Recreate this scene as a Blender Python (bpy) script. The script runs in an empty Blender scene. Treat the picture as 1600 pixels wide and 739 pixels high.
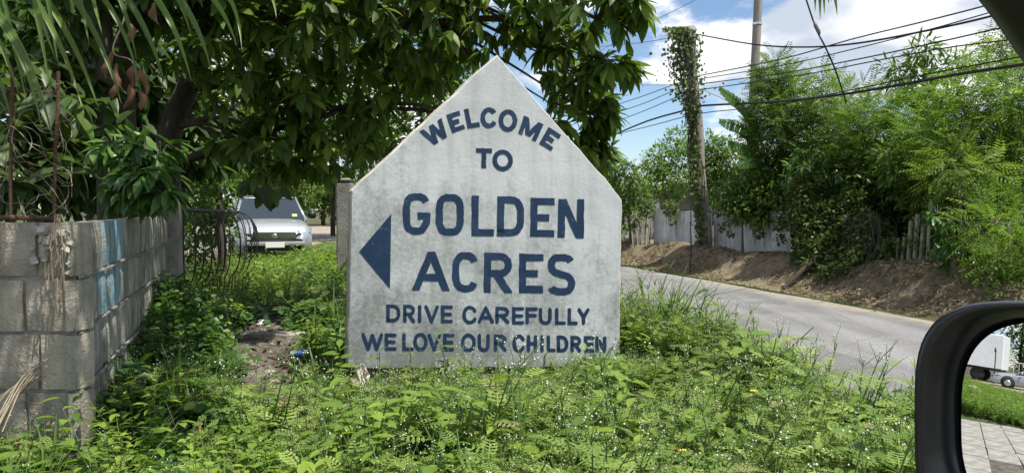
import bpy, math, random
import numpy as np
from mathutils import Vector, Matrix, Euler
R = math.radians
random.seed(7); rng = np.random.default_rng(11)
sc = bpy.context.scene
COL = sc.collection

# ------------------------------------------------------------------ camera
FPX = 1156.0; PITCH = R(2.057); CAMZ = 0.9
cam_d = bpy.data.cameras.new('camera'); cam = bpy.data.objects.new('camera', cam_d); COL.objects.link(cam)
cam.location = (0, 0, CAMZ); cam.rotation_euler = (R(90) - PITCH, 0, 0)
cam_d.sensor_width = 36; cam_d.lens = 36 * FPX / 1600; cam_d.clip_start = 0.02; cam_d.clip_end = 4000
sc.camera = cam

# ------------------------------------------------------------------ light, sky, exposure
SUN_EL = R(65); SUN_AZ = R(-33)           # angle of the sun from +x, negative = towards the camera
SUNV = Vector((math.cos(SUN_EL) * math.cos(SUN_AZ), math.cos(SUN_EL) * math.sin(SUN_AZ), math.sin(SUN_EL)))
sun_d = bpy.data.lights.new('sun', 'SUN'); sun = bpy.data.objects.new('sun', sun_d); COL.objects.link(sun)
sun_d.energy = 4.6; sun_d.angle = R(0.53); sun_d.color = (1.0, 0.955, 0.88)
sun.rotation_euler = SUNV.to_track_quat('Z', 'Y').to_euler()
sun.location = (0, 0, 30)
world = bpy.data.worlds.new('World'); sc.world = world; world.use_nodes = True
def build_world():
    nt = world.node_tree; n = nt.nodes; l = nt.links
    for x in list(n): n.remove(x)
    out = n.new('ShaderNodeOutputWorld'); bg = n.new('ShaderNodeBackground')
    sky = n.new('ShaderNodeTexSky'); sky.sky_type = 'NISHITA'; sky.sun_disc = False
    sky.sun_elevation = SUN_EL; sky.sun_rotation = math.pi / 2 - SUN_AZ
    sky.air_density = 1.0; sky.dust_density = 0.15; sky.ozone_density = 3.5
    tc = n.new('ShaderNodeTexCoord')
    mp = n.new('ShaderNodeMapping'); mp.inputs['Scale'].default_value = (1, 1, 2.0); mp.inputs['Location'].default_value = (0.62, 0.35, 0.1)
    l.new(tc.outputs['Generated'], mp.inputs['Vector'])
    no = n.new('ShaderNodeTexNoise'); no.inputs['Scale'].default_value = 3.1; no.inputs['Detail'].default_value = 9; no.inputs['Roughness'].default_value = 0.57
    no.inputs['Distortion'].default_value = 0.15
    l.new(mp.outputs[0], no.inputs['Vector'])
    ramp = n.new('ShaderNodeMapRange'); ramp.interpolation_type = 'SMOOTHSTEP'
    ramp.inputs['From Min'].default_value = 0.47; ramp.inputs['From Max'].default_value = 0.53
    l.new(no.outputs['Fac'], ramp.inputs['Value'])
    # puffs: brighter and greyer parts of the same cloud
    no2 = n.new('ShaderNodeTexNoise'); no2.inputs['Scale'].default_value = 5.5; no2.inputs['Detail'].default_value = 6
    l.new(mp.outputs[0], no2.inputs['Vector'])
    cr = n.new('ShaderNodeValToRGB'); cr.color_ramp.elements[0].position = 0.40; cr.color_ramp.elements[1].position = 0.54
    cr.color_ramp.elements[0].color = (4.2, 4.7, 5.5, 1); cr.color_ramp.elements[1].color = (8.3, 8.3, 8.4, 1)
    l.new(no2.outputs['Fac'], cr.inputs['Fac'])
    mx = n.new('ShaderNodeMix'); mx.data_type = 'RGBA'
    l.new(ramp.outputs[0], mx.inputs['Factor']); l.new(sky.outputs[0], mx.inputs[6]); l.new(cr.outputs[0], mx.inputs[7])
    l.new(mx.outputs[2], bg.inputs['Color']); bg.inputs['Strength'].default_value = 0.095
    l.new(bg.outputs[0], out.inputs['Surface'])
build_world()
vs = sc.view_settings; vs.view_transform = 'Standard'; vs.look = 'None'; vs.gamma = 1; vs.exposure = 0.68
try: vs.use_curve_mapping = False
except Exception: pass
sc.cycles.max_bounces = 6; sc.cycles.diffuse_bounces = 3; sc.cycles.transparent_max_bounces = 8; sc.cycles.transmission_bounces = 4

# ------------------------------------------------------------------ pixel helpers (photo pixels, 1600 x 739)
CP, SP = math.cos(PITCH), math.sin(PITCH)
def ray(px, py):
    a = (px - 800) / FPX; b = -(py - 369.5) / FPX
    return Vector((a, CP + b * SP, -SP + b * CP))
CAM = Vector((0, 0, CAMZ))
def at(px, py, D):
    d = ray(px, py); return CAM + d * (D / d.y)
def onz(px, py, z):
    d = ray(px, py); return CAM + d * ((z - CAMZ) / d.z)
UX, UY = -0.2567, 0.9665                  # road direction (away from the camera); perp() measures across it
def perp(x, y): return x * UY - y * UX
def along(x, y): return x * UX + y * UY
def road_pt(p, s, z=0.0): return Vector((p * UY + s * UX, -p * UX + s * UY, z))
def sstep(a, b, x):
    t = np.clip((x - a) / (b - a), 0, 1); return t * t * (3 - 2 * t)

# cheap value noise for terrain and shapes
_perm = rng.random((64, 64))
def vnoise(x, y):
    x = np.asarray(x, float); y = np.asarray(y, float)
    xi = np.floor(x).astype(int); yi = np.floor(y).astype(int); fx = x - xi; fy = y - yi
    fx = fx * fx * (3 - 2 * fx); fy = fy * fy * (3 - 2 * fy)
    g = lambda i, j: _perm[i % 64, j % 64]
    return (g(xi, yi) * (1 - fx) + g(xi + 1, yi) * fx) * (1 - fy) + (g(xi, yi + 1) * (1 - fx) + g(xi + 1, yi + 1) * fx) * fy
ROADZ = -0.5
def zg(x, y):
    """height of the ground"""
    x = np.asarray(x, float); y = np.asarray(y, float)
    p = perp(x, y); s = along(x, y)
    verge = 0.0 - 0.38 * sstep(8, 17, s)
    bump = (vnoise(x * 1.7 + 9, y * 1.7) - 0.5) * 0.07 + (vnoise(x * 5, y * 5 + 3) - 0.5) * 0.03
    z = verge + bump * sstep(2.5, 2.1, p)
    z = z + (ROADZ - z) * sstep(2.15, 2.62, p)
    near = sstep(1.35, 0.55, y - 0.1 * x)
    z = z + (ROADZ - z) * near
    bank = (0.42 + 0.09 * (vnoise(s * 0.8, p * 0.9 + 5) - 0.5) * 2 + 0.05 * (vnoise(s * 2.6, p * 2.6) - 0.5) * 2) * sstep(7.75, 9.0, p)
    bank = bank + 0.14 * np.exp(-((p - 8.6) / 0.35) ** 2) * (0.5 + vnoise(s * 0.6 + 3, p))
    bank = bank * sstep(2.0, 5.0, y)
    return z + bank
def zgf(x, y): return float(zg(x, y))
def onground(px, py):
    d = ray(px, py); t = 0.3
    for i in range(4000):
        q = CAM + d * t
        if q.z <= zgf(q.x, q.y): return q
        t *= 1.003
    return q

def HD(px, p): return p / (UY * (px - 800) / FPX - UX)      # depth of a pixel column on a line at distance p across the road
# ------------------------------------------------------------------ mesh helpers
def mesh_from(name, V, F, smooth=False):
    me = bpy.data.meshes.new(name); me.from_pydata([tuple(v) for v in V], [], [tuple(f) for f in F]); me.update()
    if smooth: me.polygons.foreach_set('use_smooth', [True] * len(me.polygons))
    return me
def obj(name, me, mat=None, parent=None, loc=None):
    o = bpy.data.objects.new(name, me); COL.objects.link(o)
    if mat is not None and me is not None and len(me.materials) == 0: me.materials.append(mat)
    if parent is not None: o.parent = parent
    if loc is not None: o.location = loc
    return o
def tag(o, label=None, cat=None, group=None, kind=None):
    if label: o['label'] = label
    if cat: o['category'] = cat
    if group: o['group'] = group
    if kind: o['kind'] = kind
    return o
def thing(name, label, cat, loc=(0, 0, 0), rz=0, group=None):
    o = bpy.data.objects.new(name, None); COL.objects.link(o); o.empty_display_size = 0.1
    o.location = loc; o.rotation_euler = (0, 0, rz); return tag(o, label, cat, group)
def local(parent, pts):
    """world points into the frame of an unrotated parent"""
    L = parent.location; return [Vector(p) - L for p in pts]

class MB:
    def __init__(s): s.V = []; s.F = []
    def add(s, V, F):
        o = len(s.V); s.V += [tuple(v) for v in V]; s.F += [tuple(i + o for i in f) for f in F]; return s
    def box(s, c, d, rot=None):
        hx, hy, hz = d[0] / 2, d[1] / 2, d[2] / 2
        P = [Vector((x, y, z)) for x in (-hx, hx) for y in (-hy, hy) for z in (-hz, hz)]
        if rot is not None: P = [rot @ p for p in P]
        P = [p + Vector(c) for p in P]
        return s.add(P, [(0, 1, 3, 2), (4, 6, 7, 5), (0, 4, 5, 1), (2, 3, 7, 6), (0, 2, 6, 4), (1, 5, 7, 3)])
    def tube(s, pts, rad, n=6, cap=True):
        pts = [Vector(p) for p in pts]
        if not hasattr(rad, '__len__'): rad = [rad] * len(pts)
        V = []; F = []; up = None
        for i, p in enumerate(pts):
            t = (pts[min(i + 1, len(pts) - 1)] - pts[max(i - 1, 0)])
            t = t.normalized() if t.length > 1e-9 else Vector((0, 0, 1))
            if up is None: up = t.orthogonal().normalized()
            up = (up - t * up.dot(t)); up = up.normalized() if up.length > 1e-6 else t.orthogonal().normalized()
            b = t.cross(up)
            for k in range(n):
                a = 2 * math.pi * k / n; V.append(p + (up * math.cos(a) + b * math.sin(a)) * rad[i])
        for i in range(len(pts) - 1):
            for k in range(n):
                F.append((i * n + k, i * n + (k + 1) % n, (i + 1) * n + (k + 1) % n, (i + 1) * n + k))
        if cap: F.append(tuple(range(n))[::-1]); F.append(tuple((len(pts) - 1) * n + k for k in range(n)))
        return s.add(V, F)
    def lathe(s, prof, n=16, M=None):
        V = []; F = []
        for r, z in prof:
            for k in range(n):
                a = 2 * math.pi * k / n; V.append(Vector((r * math.cos(a), r * math.sin(a), z)))
        if M is not None: V = [M @ v for v in V]
        for i in range(len(prof) - 1):
            for k in range(n): F.append((i * n + k, i * n + (k + 1) % n, (i + 1) * n + (k + 1) % n, (i + 1) * n + k))
        F.append(tuple(range(n))[::-1]); F.append(tuple((len(prof) - 1) * n + k for k in range(n)))
        return s.add(V, F)
    def mesh(s, name, smooth=False): return mesh_from(name, s.V, s.F, smooth)
    def build(s, name, mat, parent=None, smooth=False): return obj(name, s.mesh(name, smooth), mat, parent)

def spline(pts, n=8):
    P = [Vector(p) for p in pts]; out = []
    Q = [P[0] * 2 - P[1]] + P + [P[-1] * 2 - P[-2]]
    for i in range(1, len(Q) - 2):
        a, b, c, d = Q[i - 1], Q[i], Q[i + 1], Q[i + 2]
        for k in range(n):
            t = k / n
            out.append(0.5 * ((2 * b) + (c - a) * t + (2 * a - 5 * b + 4 * c - d) * t * t + (3 * b - a - 3 * c + d) * t ** 3))
    out.append(P[-1]); return out

class Tmpl:
    """a small template mesh to be copied many times into one mesh"""
    def __init__(s, V, F):
        s.V = np.array([tuple(v) for v in V], float); s.F = F
        s.loop = np.concatenate([np.array(f) for f in F]); s.tot = np.array([len(f) for f in F])
def merge(parts):
    """parts: list of (Tmpl, pos Nx3, mats Nx3x3 (already scaled), rnd N) -> mesh with point attribute rnd"""
    VV = []; LL = []; TT = []; RR = []; off = 0
    for T, pos, M, rnd in parts:
        N = len(pos)
        if N == 0: continue
        nv = len(T.V)
        v = np.einsum('nij,vj->nvi', M, T.V) + pos[:, None, :]
        VV.append(v.reshape(-1, 3))
        LL.append((T.loop[None, :] + (np.arange(N) * nv)[:, None] + off).ravel())
        TT.append(np.tile(T.tot, N)); RR.append(np.repeat(rnd, nv)); off += N * nv
    V = np.concatenate(VV); L = np.concatenate(LL); T = np.concatenate(TT); Rr = np.concatenate(RR)
    me = bpy.data.meshes.new('foliage')
    me.vertices.add(len(V)); me.vertices.foreach_set('co', V.ravel().astype(np.float32))
    me.loops.add(len(L)); me.loops.foreach_set('vertex_index', L.astype(np.int32))
    me.polygons.add(len(T)); st = np.concatenate([[0], np.cumsum(T)[:-1]])
    me.polygons.foreach_set('loop_start', st.astype(np.int32)); me.polygons.foreach_set('loop_total', T.astype(np.int32))
    me.polygons.foreach_set('use_smooth', np.ones(len(T), bool))
    a = me.attributes.new('rnd', 'FLOAT', 'POINT'); a.data.foreach_set('value', Rr.astype(np.float32))
    me.update(); me.validate(); return me
def nrm(a): return a / np.maximum(np.linalg.norm(a, axis=-1, keepdims=True), 1e-9)
def frames(d, up, scale):
    """columns: side, direction, normal"""
    d = nrm(d); s = nrm(np.cross(d, up)); n = np.cross(s, d)
    return np.stack([s, d, n], axis=-1) * np.asarray(scale)[:, None, None]
def rdir(n):
    v = rng.normal(size=(n, 3)); return nrm(v)

def leaf_t(w=0.36, droop=0.25, fold=0.12, seg=4, tip=1.0, base=0.0):
    """leaf along +y, length 1, width w"""
    V = []; F = []
    for i in range(seg + 1):
        t = i / seg
        hw = 0.5 * w * math.sin(math.pi * min(1, (t * 0.94 + 0.03)) ** 0.85) * (1 if t < 1 else 0.15)
        hw = max(hw, 0.012)
        y = t; z = -droop * t * t
        V += [(-hw, y, z + fold * hw * 2), (0, y, z), (hw, y, z + fold * hw * 2)]
    for i in range(seg):
        a = i * 3
        F += [(a, a + 1, a + 4, a + 3), (a + 1, a + 2, a + 5, a + 4)]
    return V, F
def leaf_simple(w=0.4, fold=0.15):
    return [(0, 0, 0), (-w / 2, 0.45, fold * w), (0, 1, -0.12), (w / 2, 0.45, fold * w), (0, 0.45, 0)], [(0, 4, 2, 1), (0, 3, 2, 4)]
def strip(pts, widths, up=Vector((0, 0, 1))):
    V = []; F = []; pts = [Vector(p) for p in pts]
    for i, p in enumerate(pts):
        t = pts[min(i + 1, len(pts) - 1)] - pts[max(0, i - 1)]
        s = t.cross(up); s = s.normalized() if s.length > 1e-6 else Vector((1, 0, 0))
        V += [p - s * widths[i] / 2, p + s * widths[i] / 2]
    for i in range(len(pts) - 1): F.append((2 * i, 2 * i + 1, 2 * i + 3, 2 * i + 2))
    return V, F
def bipinnate(pairs=6, pl=0.34, pw=0.075, droop=0.3):
    """feathery leaf: rachis of length 1 along +y with pairs of narrow pinnae, each toothed"""
    m = MB(); m.add(*strip([(0, 0, 0), (0, .5, .02), (0, 1, -droop * .6)], [.012, .01, .006]))
    for i in range(pairs):
        t = 0.22 + 0.78 * i / (pairs - 1); z = -droop * .6 * max(0, t - .3)
        for s in (-1, 1):
            L = pl * (1.0 - 0.35 * abs(t - .55) / .45)
            dx, dy = s * L * 0.86, L * 0.5
            a = Vector((0, t, z)); c = Vector((dx, t + dy, z - droop * L * 0.9)); b = a.lerp(c, .5) + Vector((0, 0, .03))
            nx, ny = -dy / L * pw, dx / L * pw
            n = Vector((nx, ny, 0)) * .5
            m.add([a, b - n, c, b + n], [(0, 1, 2, 3)])
    return m.V, m.F

# ------------------------------------------------------------------ materials
MATS = {}
class NT:
    def __init__(s, name):
        s.m = bpy.data.materials.new(name); s.m.use_nodes = True; s.t = s.m.node_tree; s.n = s.t.nodes; s.l = s.t.links
        s.b = s.n['Principled BSDF']; s.out = s.n['Material Output']
    def new(s, k, **kw):
        x = s.n.new(k)
        for a, v in kw.items():
            if hasattr(x, a): setattr(x, a, v)
            else: x.inputs[a].default_value = v
        return x
    def link(s, a, b): s.l.new(a, b)
    def coord(s, kind='Object', scale=(1, 1, 1), loc=(0, 0, 0)):
        tc = s.new('ShaderNodeTexCoord'); mp = s.new('ShaderNodeMapping'); mp.inputs['Scale'].default_value = scale; mp.inputs['Location'].default_value = loc
        if kind == 'World':
            g = s.new('ShaderNodeNewGeometry'); s.link(g.outputs['Position'], mp.inputs[0])
        else: s.link(tc.outputs[kind], mp.inputs[0])
        return mp.outputs[0]
    def noise(s, vec, scale, detail=4, rough=0.55):
        x = s.new('ShaderNodeTexNoise'); x.inputs['Scale'].default_value = scale; x.inputs['Detail'].default_value = detail; x.inputs['Roughness'].default_value = rough
        s.link(vec, x.inputs['Vector']); return x.outputs['Fac']
    def ramp(s, fac, stops):
        x = s.new('ShaderNodeValToRGB'); e = x.color_ramp.elements
        while len(e) < len(stops): e.new(0.5)
        for i, (p, c) in enumerate(stops):
            e[i].position = p; e[i].color = (*c, 1) if len(c) == 3 else c
        s.link(fac, x.inputs['Fac']); return x.outputs['Color']
    def mix(s, fac, a, b, mode='MIX'):
        x = s.new('ShaderNodeMix'); x.data_type = 'RGBA'; x.blend_type = mode
        for v, i in ((fac, 0), (a, 6), (b, 7)):
            if isinstance(v, (int, float)): x.inputs[i].default_value = v
            elif isinstance(v, tuple): x.inputs[i].default_value = (*v, 1)
            else: s.link(v, x.inputs[i])
        return x.outputs[2]
    def math(s, op, a, b=0.0, clamp=False):
        x = s.new('ShaderNodeMath'); x.operation = op; x.use_clamp = clamp
        for v, i in ((a, 0), (b, 1)):
            if isinstance(v, (int, float)): x.inputs[i].default_value = v
            else: s.link(v, x.inputs[i])
        return x.outputs[0]
    def bump(s, h, strength=0.4, dist=0.01):
        x = s.new('ShaderNodeBump'); x.inputs['Strength'].default_value = strength; x.inputs['Distance'].default_value = dist
        s.link(h, x.inputs['Height']); s.link(x.outputs[0], s.b.inputs['Normal'])
    def color(s, c):
        if isinstance(c, tuple): s.b.inputs['Base Color'].default_value = (*c, 1)
        else: s.link(c, s.b.inputs['Base Color'])
    def rough(s, r, spec=None):
        s.b.inputs['Roughness'].default_value = r
        if spec is not None: s.b.inputs['Specular IOR Level'].default_value = spec

def rnd_socket(t):
    a = t.new('ShaderNodeAttribute'); a.attribute_name = 'rnd'
    o = t.new('ShaderNodeObjectInfo')
    return t.math('FRACT', t.math('ADD', a.outputs['Fac'], o.outputs['Random']))
def leaf_mat(name, c1, c2, c3=None, trans=0.35, rough=0.45, spec=0.4, odd=None):
    t = NT(name); r = rnd_socket(t)
    stops = [(0.0, c1), (0.62, c2), (1.0, c3 or c2)]
    if odd: stops = [(0.0, c1), (0.6, c2), (0.95, c3 or c2), (0.975, odd)]
    col = t.ramp(r, stops)
    nz = t.noise(t.coord('World'), 1.3, 3)
    col = t.mix(0.55, col, t.ramp(nz, [(0.3, (0.62, 0.66, 0.6)), (0.7, (1.2, 1.17, 1.05))]), 'MULTIPLY')
    t.color(col); t.rough(rough, spec)
    tr = t.new('ShaderNodeBsdfTranslucent'); t.link(t.mix(1.0, col, (1.25, 1.3, 0.55), 'MULTIPLY'), tr.inputs['Color'])
    mx = t.new('ShaderNodeMixShader'); mx.inputs[0].default_value = trans
    t.link(t.b.outputs[0], mx.inputs[1]); t.link(tr.outputs[0], mx.inputs[2]); t.link(mx.outputs[0], t.out.inputs['Surface'])
    MATS[name] = t.m; return t.m
def plain(name, stops, scale=8, rough=0.8, bump=0.3, bscale=60, bdist=0.004, kind='Object', stretch=(1, 1, 1), spec=0.3, metal=0.0):
    t = NT(name); v = t.coord(kind, stretch)
    t.color(t.ramp(t.noise(v, scale, 6, 0.62), stops)); t.rough(rough, spec); t.b.inputs['Metallic'].default_value = metal
    if bump: t.bump(t.noise(v, bscale, 4), bump, bdist)
    MATS[name] = t.m; return t.m

# leaves
leaf_mat('leaf_big', (0.060, 0.110, 0.024), (0.112, 0.190, 0.036), (0.210, 0.285, 0.052), trans=0.5, rough=0.46, spec=0.4)
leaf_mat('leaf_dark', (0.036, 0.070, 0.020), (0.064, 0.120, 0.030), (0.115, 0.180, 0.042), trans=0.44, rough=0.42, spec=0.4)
leaf_mat('leaf_shrub', (0.050, 0.115, 0.030), (0.075, 0.160, 0.038), (0.125, 0.225, 0.050), trans=0.32, rough=0.35, spec=0.5)
leaf_mat('leaf_feather_cool', (0.078, 0.148, 0.040), (0.135, 0.230, 0.056), (0.205, 0.310, 0.078), trans=0.45, rough=0.55, spec=0.25)
leaf_mat('leaf_feather', (0.085, 0.155, 0.038), (0.150, 0.250, 0.052), (0.230, 0.340, 0.070), trans=0.48, rough=0.55, spec=0.25)
leaf_mat('leaf_feather_pale', (0.110, 0.190, 0.040), (0.170, 0.260, 0.050), (0.230, 0.310, 0.060), trans=0.45, rough=0.55, spec=0.25)
leaf_mat('leaf_mid', (0.065, 0.125, 0.032), (0.112, 0.198, 0.042), (0.175, 0.270, 0.056), trans=0.38, rough=0.48, spec=0.3)
leaf_mat('leaf_creeper', (0.060, 0.095, 0.035), (0.105, 0.155, 0.050), (0.175, 0.220, 0.075), trans=0.35, rough=0.55, spec=0.25)
leaf_mat('leaf_far', (0.085, 0.150, 0.040), (0.140, 0.230, 0.052), (0.210, 0.300, 0.060), trans=0.4, rough=0.6, spec=0.2)
leaf_mat('leaf_banana', (0.060, 0.130, 0.040), (0.090, 0.180, 0.050), (0.110, 0.200, 0.055), trans=0.4, rough=0.4)
leaf_mat('weed_fine', (0.140, 0.220, 0.058), (0.240, 0.340, 0.085), (0.340, 0.425, 0.130), trans=0.42, rough=0.55, spec=0.25, odd=(0.34, 0.31, 0.15))
leaf_mat('weed_broad', (0.100, 0.180, 0.035), (0.180, 0.290, 0.048), (0.275, 0.375, 0.065), trans=0.42, rough=0.45, spec=0.35)
leaf_mat('weed_ground', (0.040, 0.095, 0.028), (0.068, 0.150, 0.038), (0.115, 0.215, 0.050), trans=0.36, rough=0.42, spec=0.35, odd=(0.25, 0.30, 0.06))
leaf_mat('grass', (0.080, 0.145, 0.035), (0.125, 0.215, 0.045), (0.200, 0.270, 0.070), trans=0.4, rough=0.5, spec=0.3, odd=(0.36, 0.31, 0.15))
leaf_mat('leaf_palm', (0.085, 0.150, 0.035), (0.130, 0.210, 0.045), (0.190, 0.260, 0.060), trans=0.38, rough=0.38, spec=0.45)
leaf_mat('leaf_dry', (0.20, 0.105, 0.045), (0.30, 0.17, 0.075), (0.40, 0.25, 0.12), trans=0.25, rough=0.7, spec=0.2)
leaf_mat('mulch', (0.10, 0.076, 0.045), (0.225, 0.178, 0.112), (0.44, 0.365, 0.245), trans=0.1, rough=0.9, spec=0.1)
leaf_mat('litter', (0.07, 0.05, 0.035), (0.16, 0.12, 0.085), (0.36, 0.31, 0.25), trans=0.1, rough=0.9, spec=0.1)
plain('flower_white', [(0.3, (0.42, 0.46, 0.33)), (0.7, (0.58, 0.60, 0.48))], bump=0)
plain('flower_yellow', [(0.3, (0.75, 0.52, 0.02)), (0.7, (0.8, 0.62, 0.04))], bump=0)
plain('stem', [(0.3, (0.07, 0.13, 0.035)), (0.7, (0.14, 0.20, 0.06))], bump=0)
plain('bark', [(0.3, (0.030, 0.026, 0.020)), (0.6, (0.085, 0.072, 0.056)), (0.75, (0.15, 0.14, 0.115))], scale=7, stretch=(1, 1, .35), bump=0.8, bscale=30, bdist=0.012, rough=0.9)
plain('bark_pale', [(0.3, (0.10, 0.085, 0.066)), (0.7, (0.24, 0.21, 0.17))], scale=9, stretch=(1, 1, .3), bump=0.7, bscale=35, rough=0.9)
plain('vine_dry', [(0.3, (0.13, 0.10, 0.07)), (0.7, (0.33, 0.28, 0.20))], scale=12, bump=0)
plain('vine_dark', [(0.3, (0.028, 0.024, 0.018)), (0.7, (0.075, 0.062, 0.045))], scale=12, bump=0)
plain('rust', [(0.3, (0.05, 0.026, 0.018)), (0.55, (0.11, 0.055, 0.035)), (0.75, (0.20, 0.12, 0.085))], scale=30, bump=0.8, bscale=140, bdist=0.003, rough=0.9)
plain('mortar', [(0.3, (0.17, 0.16, 0.14)), (0.7, (0.31, 0.295, 0.26))], scale=14, bump=0.9, bscale=70, bdist=0.01, rough=0.95)
plain('pole_wood', [(0.25, (0.16, 0.145, 0.125)), (0.55, (0.27, 0.25, 0.22)), (0.8, (0.36, 0.335, 0.30))], scale=5, stretch=(4, 4, .25), bump=0.8, bscale=18, bdist=0.01, rough=0.9)
plain('cable_black', [(0.3, (0.012, 0.012, 0.013)), (0.7, (0.03, 0.03, 0.032))], bump=0, rough=0.6)
plain('cable_grey', [(0.3, (0.10, 0.105, 0.11)), (0.7, (0.16, 0.165, 0.17))], bump=0, rough=0.5)
plain('iron', [(0.3, (0.018, 0.017, 0.016)), (0.7, (0.05, 0.046, 0.042))], bump=0.3, rough=0.6)
plain('plank_dark', [(0.3, (0.035, 0.028, 0.022)), (0.7, (0.10, 0.08, 0.06))], stretch=(8, 1, 1), bump=0.6, rough=0.9)
plain('bamboo', [(0.3, (0.14, 0.13, 0.10)), (0.6, (0.28, 0.27, 0.22)), (0.8, (0.40, 0.38, 0.32))], scale=4, stretch=(4, 4, .8), bump=0.3, rough=0.75)
plain('concrete_slab', [(0.3, (0.16, 0.15, 0.13)), (0.7, (0.36, 0.34, 0.30))], scale=9, bump=0.9, bscale=60, bdist=0.008, rough=0.95)
plain('plastic_black', [(0.3, (0.010, 0.010, 0.011)), (0.7, (0.016, 0.016, 0.017))], scale=90, bump=0.12, bscale=400, bdist=0.0006, rough=0.42, spec=0.4)
plain('plastic_gloss', [(0.3, (0.010, 0.011, 0.013)), (0.7, (0.014, 0.015, 0.018))], scale=30, bump=0, rough=0.22, spec=0.5)
plain('bag_white', [(0.3, (0.34, 0.31, 0.26)), (0.6, (0.55, 0.515, 0.45))], scale=18, bump=0.4, bscale=40, rough=0.6)
plain('litter_white', [(0.35, (0.55, 0.53, 0.5)), (0.6, (0.8, 0.79, 0.77))], scale=18, bump=0.2, rough=0.6)
plain('stone', [(0.3, (0.20, 0.18, 0.155)), (0.7, (0.44, 0.41, 0.36))], scale=9, bump=0.7, bscale=50, rough=0.95)
plain('car_silver', [(0.3, (0.40, 0.415, 0.435)), (0.7, (0.44, 0.455, 0.47))], scale=300, bump=0, rough=0.24, spec=0.5, metal=0.55)
plain('chrome', [(0.3, (0.6, 0.6, 0.62)), (0.7, (0.7, 0.7, 0.72))], bump=0, rough=0.15, metal=1.0)
plain('tyre', [(0.3, (0.015, 0.015, 0.016)), (0.7, (0.035, 0.034, 0.033))], bump=0.3, rough=0.85)
plain('truck_white', [(0.3, (0.70, 0.71, 0.72)), (0.7, (0.80, 0.80, 0.80))], scale=3, bump=0.05, rough=0.4)
plain('plate', [(0.3, (0.66, 0.66, 0.62)), (0.7, (0.75, 0.75, 0.70))], bump=0, rough=0.5)
plain('blue_plastic', [(0.3, (0.015, 0.05, 0.36)), (0.7, (0.03, 0.09, 0.5))], bump=0, rough=0.3)
plain('sticker_green', [(0.3, (0.25, 0.5, 0.12)), (0.7, (0.4, 0.6, 0.2))], bump=0, rough=0.5)
plain('pod_brown', [(0.3, (0.09, 0.045, 0.025)), (0.55, (0.17, 0.085, 0.048)), (0.75, (0.27, 0.155, 0.09))], scale=14, bump=0.6, bscale=40, rough=0.75)

def mk_glass(name, tint, rough=0.02):
    t = NT(name); t.color(tint); t.rough(rough, 0.5); MATS[name] = t.m
mk_glass('car_glass', (0.02, 0.032, 0.045)); M_ = MATS['car_glass'].node_tree.nodes['Principled BSDF']; M_.inputs['Specular IOR Level'].default_value = .22
mk_glass('lens', (0.16, 0.17, 0.18), 0.08)
t = NT('mirror'); t.color((0.88, 0.90, 0.91)); t.b.inputs['Metallic'].default_value = 1.0; t.rough(0.0); MATS['mirror'] = t.m
t = NT('clear_plastic'); t.color((0.8, 0.86, 0.95)); t.rough(0.12); t.b.inputs['Transmission Weight'].default_value = 0.75; MATS['clear_plastic'] = t.m

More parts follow.
